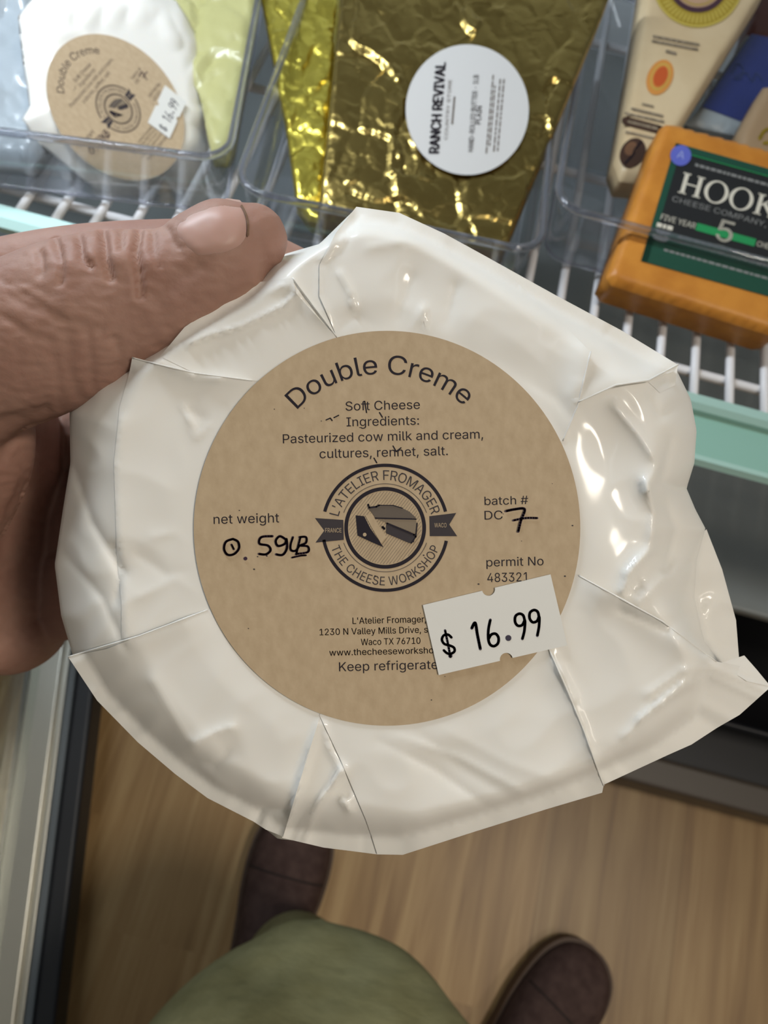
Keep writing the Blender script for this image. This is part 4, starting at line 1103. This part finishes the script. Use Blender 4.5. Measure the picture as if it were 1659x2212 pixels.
de = ribbon(smooth_pts([(522, 444), (531, 462), (536, 484), (536, 508)], 8), 4.5)
link('nail_edge', MB().add([on_hand(v.x, v.y, 0.00065) for v in de[0]], de[1]), M_dirt, nl)

# trousers: bent knee near the camera, thigh going back under the photographer, shin down to the shoe
tr = MB()
kn = [(642, 2060, 0.480, 110, 0.030), (645, 2090, 0.470, 190, 0.050), (648, 2130, 0.462, 255, 0.064), (650, 2180, 0.456, 312, 0.073), (652, 2225, 0.450, 352, 0.080), (655, 2320, 0.445, 415, 0.086), (660, 2500, 0.440, 455, 0.09), (665, 2900, 0.44, 480, 0.095)]
tr.add(*loft(img_stations(kn), 40, 6))
sh0, sh1 = P(645, 2290, 0.52), on_z(640, 2090, 0.10)
tr.add(*loft([(sh0, Vector((0.066, 0, 0)), Vector((0, 0.06, 0))), (sh0.lerp(sh1, 0.4), Vector((0.06, 0, 0)), Vector((0, 0.058, 0))), (sh0.lerp(sh1, 0.8), Vector((0.052, 0, 0)), Vector((0, 0.052, 0))), (sh1, Vector((0.05, 0, 0)), Vector((0, 0.05, 0)))], 32, 5))
to = link('trousers', tr, M_cloth, pe)
rm = to.modifiers.new('cloth', 'REMESH'); rm.mode = 'VOXEL'; rm.voxel_size = 0.005; rm.use_smooth_shade = True
dg = bpy.context.evaluated_depsgraph_get(); dg.update()
me2 = bpy.data.meshes.new_from_object(to.evaluated_get(dg)); to.modifiers.clear(); to.data = me2
me2.materials.clear(); me2.materials.append(M_cloth)
bm = bmesh.new(); bm.from_mesh(me2)
for _ in range(8): bmesh.ops.smooth_vert(bm, verts=bm.verts, factor=0.5, use_axis_x=True, use_axis_y=True, use_axis_z=True)
bm.normal_update()
for v in bm.verts:
    v.co += v.normal*0.003*noise.noise(Vector((v.co.x*22, v.co.y*9, v.co.z*22)))
bm.to_mesh(me2); bm.free()
for p in me2.polygons: p.use_smooth = True

SHW = [(0.0, 0.010, 0.045), (0.03, 0.028, 0.062), (0.10, 0.035, 0.074), (0.22, 0.036, 0.082), (0.36, 0.035, 0.080), (0.50, 0.040, 0.070), (0.64, 0.047, 0.058), (0.76, 0.049, 0.051), (0.86, 0.046, 0.046), (0.94, 0.036, 0.040), (0.985, 0.020, 0.030), (1.0, 0.006, 0.022)]
def make_shoe(toe, heading, L_=0.262):
    """toe point on the floor, heading = direction the toe points"""
    h = Vector((sin(heading), cos(heading), 0)); sd = Vector((cos(heading), -sin(heading), 0))
    heel = toe - h*L_
    up = MB(); V = []; F = []; n = 18
    ws_ = smooth_pts([Vector((t, w_*0.88, z_*0.95)) for t, w_, z_ in SHW], 4)
    for q in ws_:
        for k in range(n+1):
            a = pi*k/n; ca = cos(a); sa = sin(a)
            x = q.y*(abs(ca)**0.75)*(1 if ca >= 0 else -1)
            V.append(heel + h*(q.x*L_) + sd*x + Vector((0, 0, 0.018 + (q.z-0.012)*sa**0.8)))
    m = len(ws_)
    for i in range(m-1):
        for k in range(n): F.append([i*(n+1)+k, i*(n+1)+k+1, (i+1)*(n+1)+k+1, (i+1)*(n+1)+k])
        F.append([i*(n+1)+n, i*(n+1), (i+1)*(n+1), (i+1)*(n+1)+n])
    F.append(list(range(n+1))); F.append([(m-1)*(n+1)+k for k in range(n+1)])
    up.add(V, F); s_ = link('shoe', up, M_suede, pe); fixnormals(s_)
    so = MB(); outl = [(q.x, q.y+0.0035) for q in ws_] + [(q.x, -q.y-0.0035) for q in ws_[::-1]]
    nn = len(outl); V = [heel + h*(t*L_*1.012) + sd*x + Vector((0, 0, z_)) for z_ in (0.001, 0.021) for t, x in outl]
    so.add(V, [[k, (k+1) % nn, nn+(k+1) % nn, nn+k] for k in range(nn)] + [list(range(nn))[::-1], [nn+k for k in range(nn)]], 0, False)
    x = link('sole', so, M_sole, s_); fixnormals(x)
    # toe-cap seam and laces
    sm = MB(); ts = 0.74
    q = min(ws_, key=lambda q: abs(q.x-ts)); pts = []
    for k in range(2, n-1):
        a = pi*k/n; ca = cos(a); xx = q.y*(abs(ca)**0.75)*(1 if ca >= 0 else -1)
        pts.append(heel + h*(q.x*L_) + sd*xx + Vector((0, 0, 0.0185 + (q.z-0.012)*sin(a)**0.8)))
    sm.tube(pts, 0.0011, 6); link('toe_cap_seam', sm, M_seam, s_)
    return s_
ltoe = on_z(660, 1742, 0.0); make_shoe(ltoe, radians(1))
rtoe = on_z(1272, 2050, 0.0); make_shoe(rtoe, radians(30))
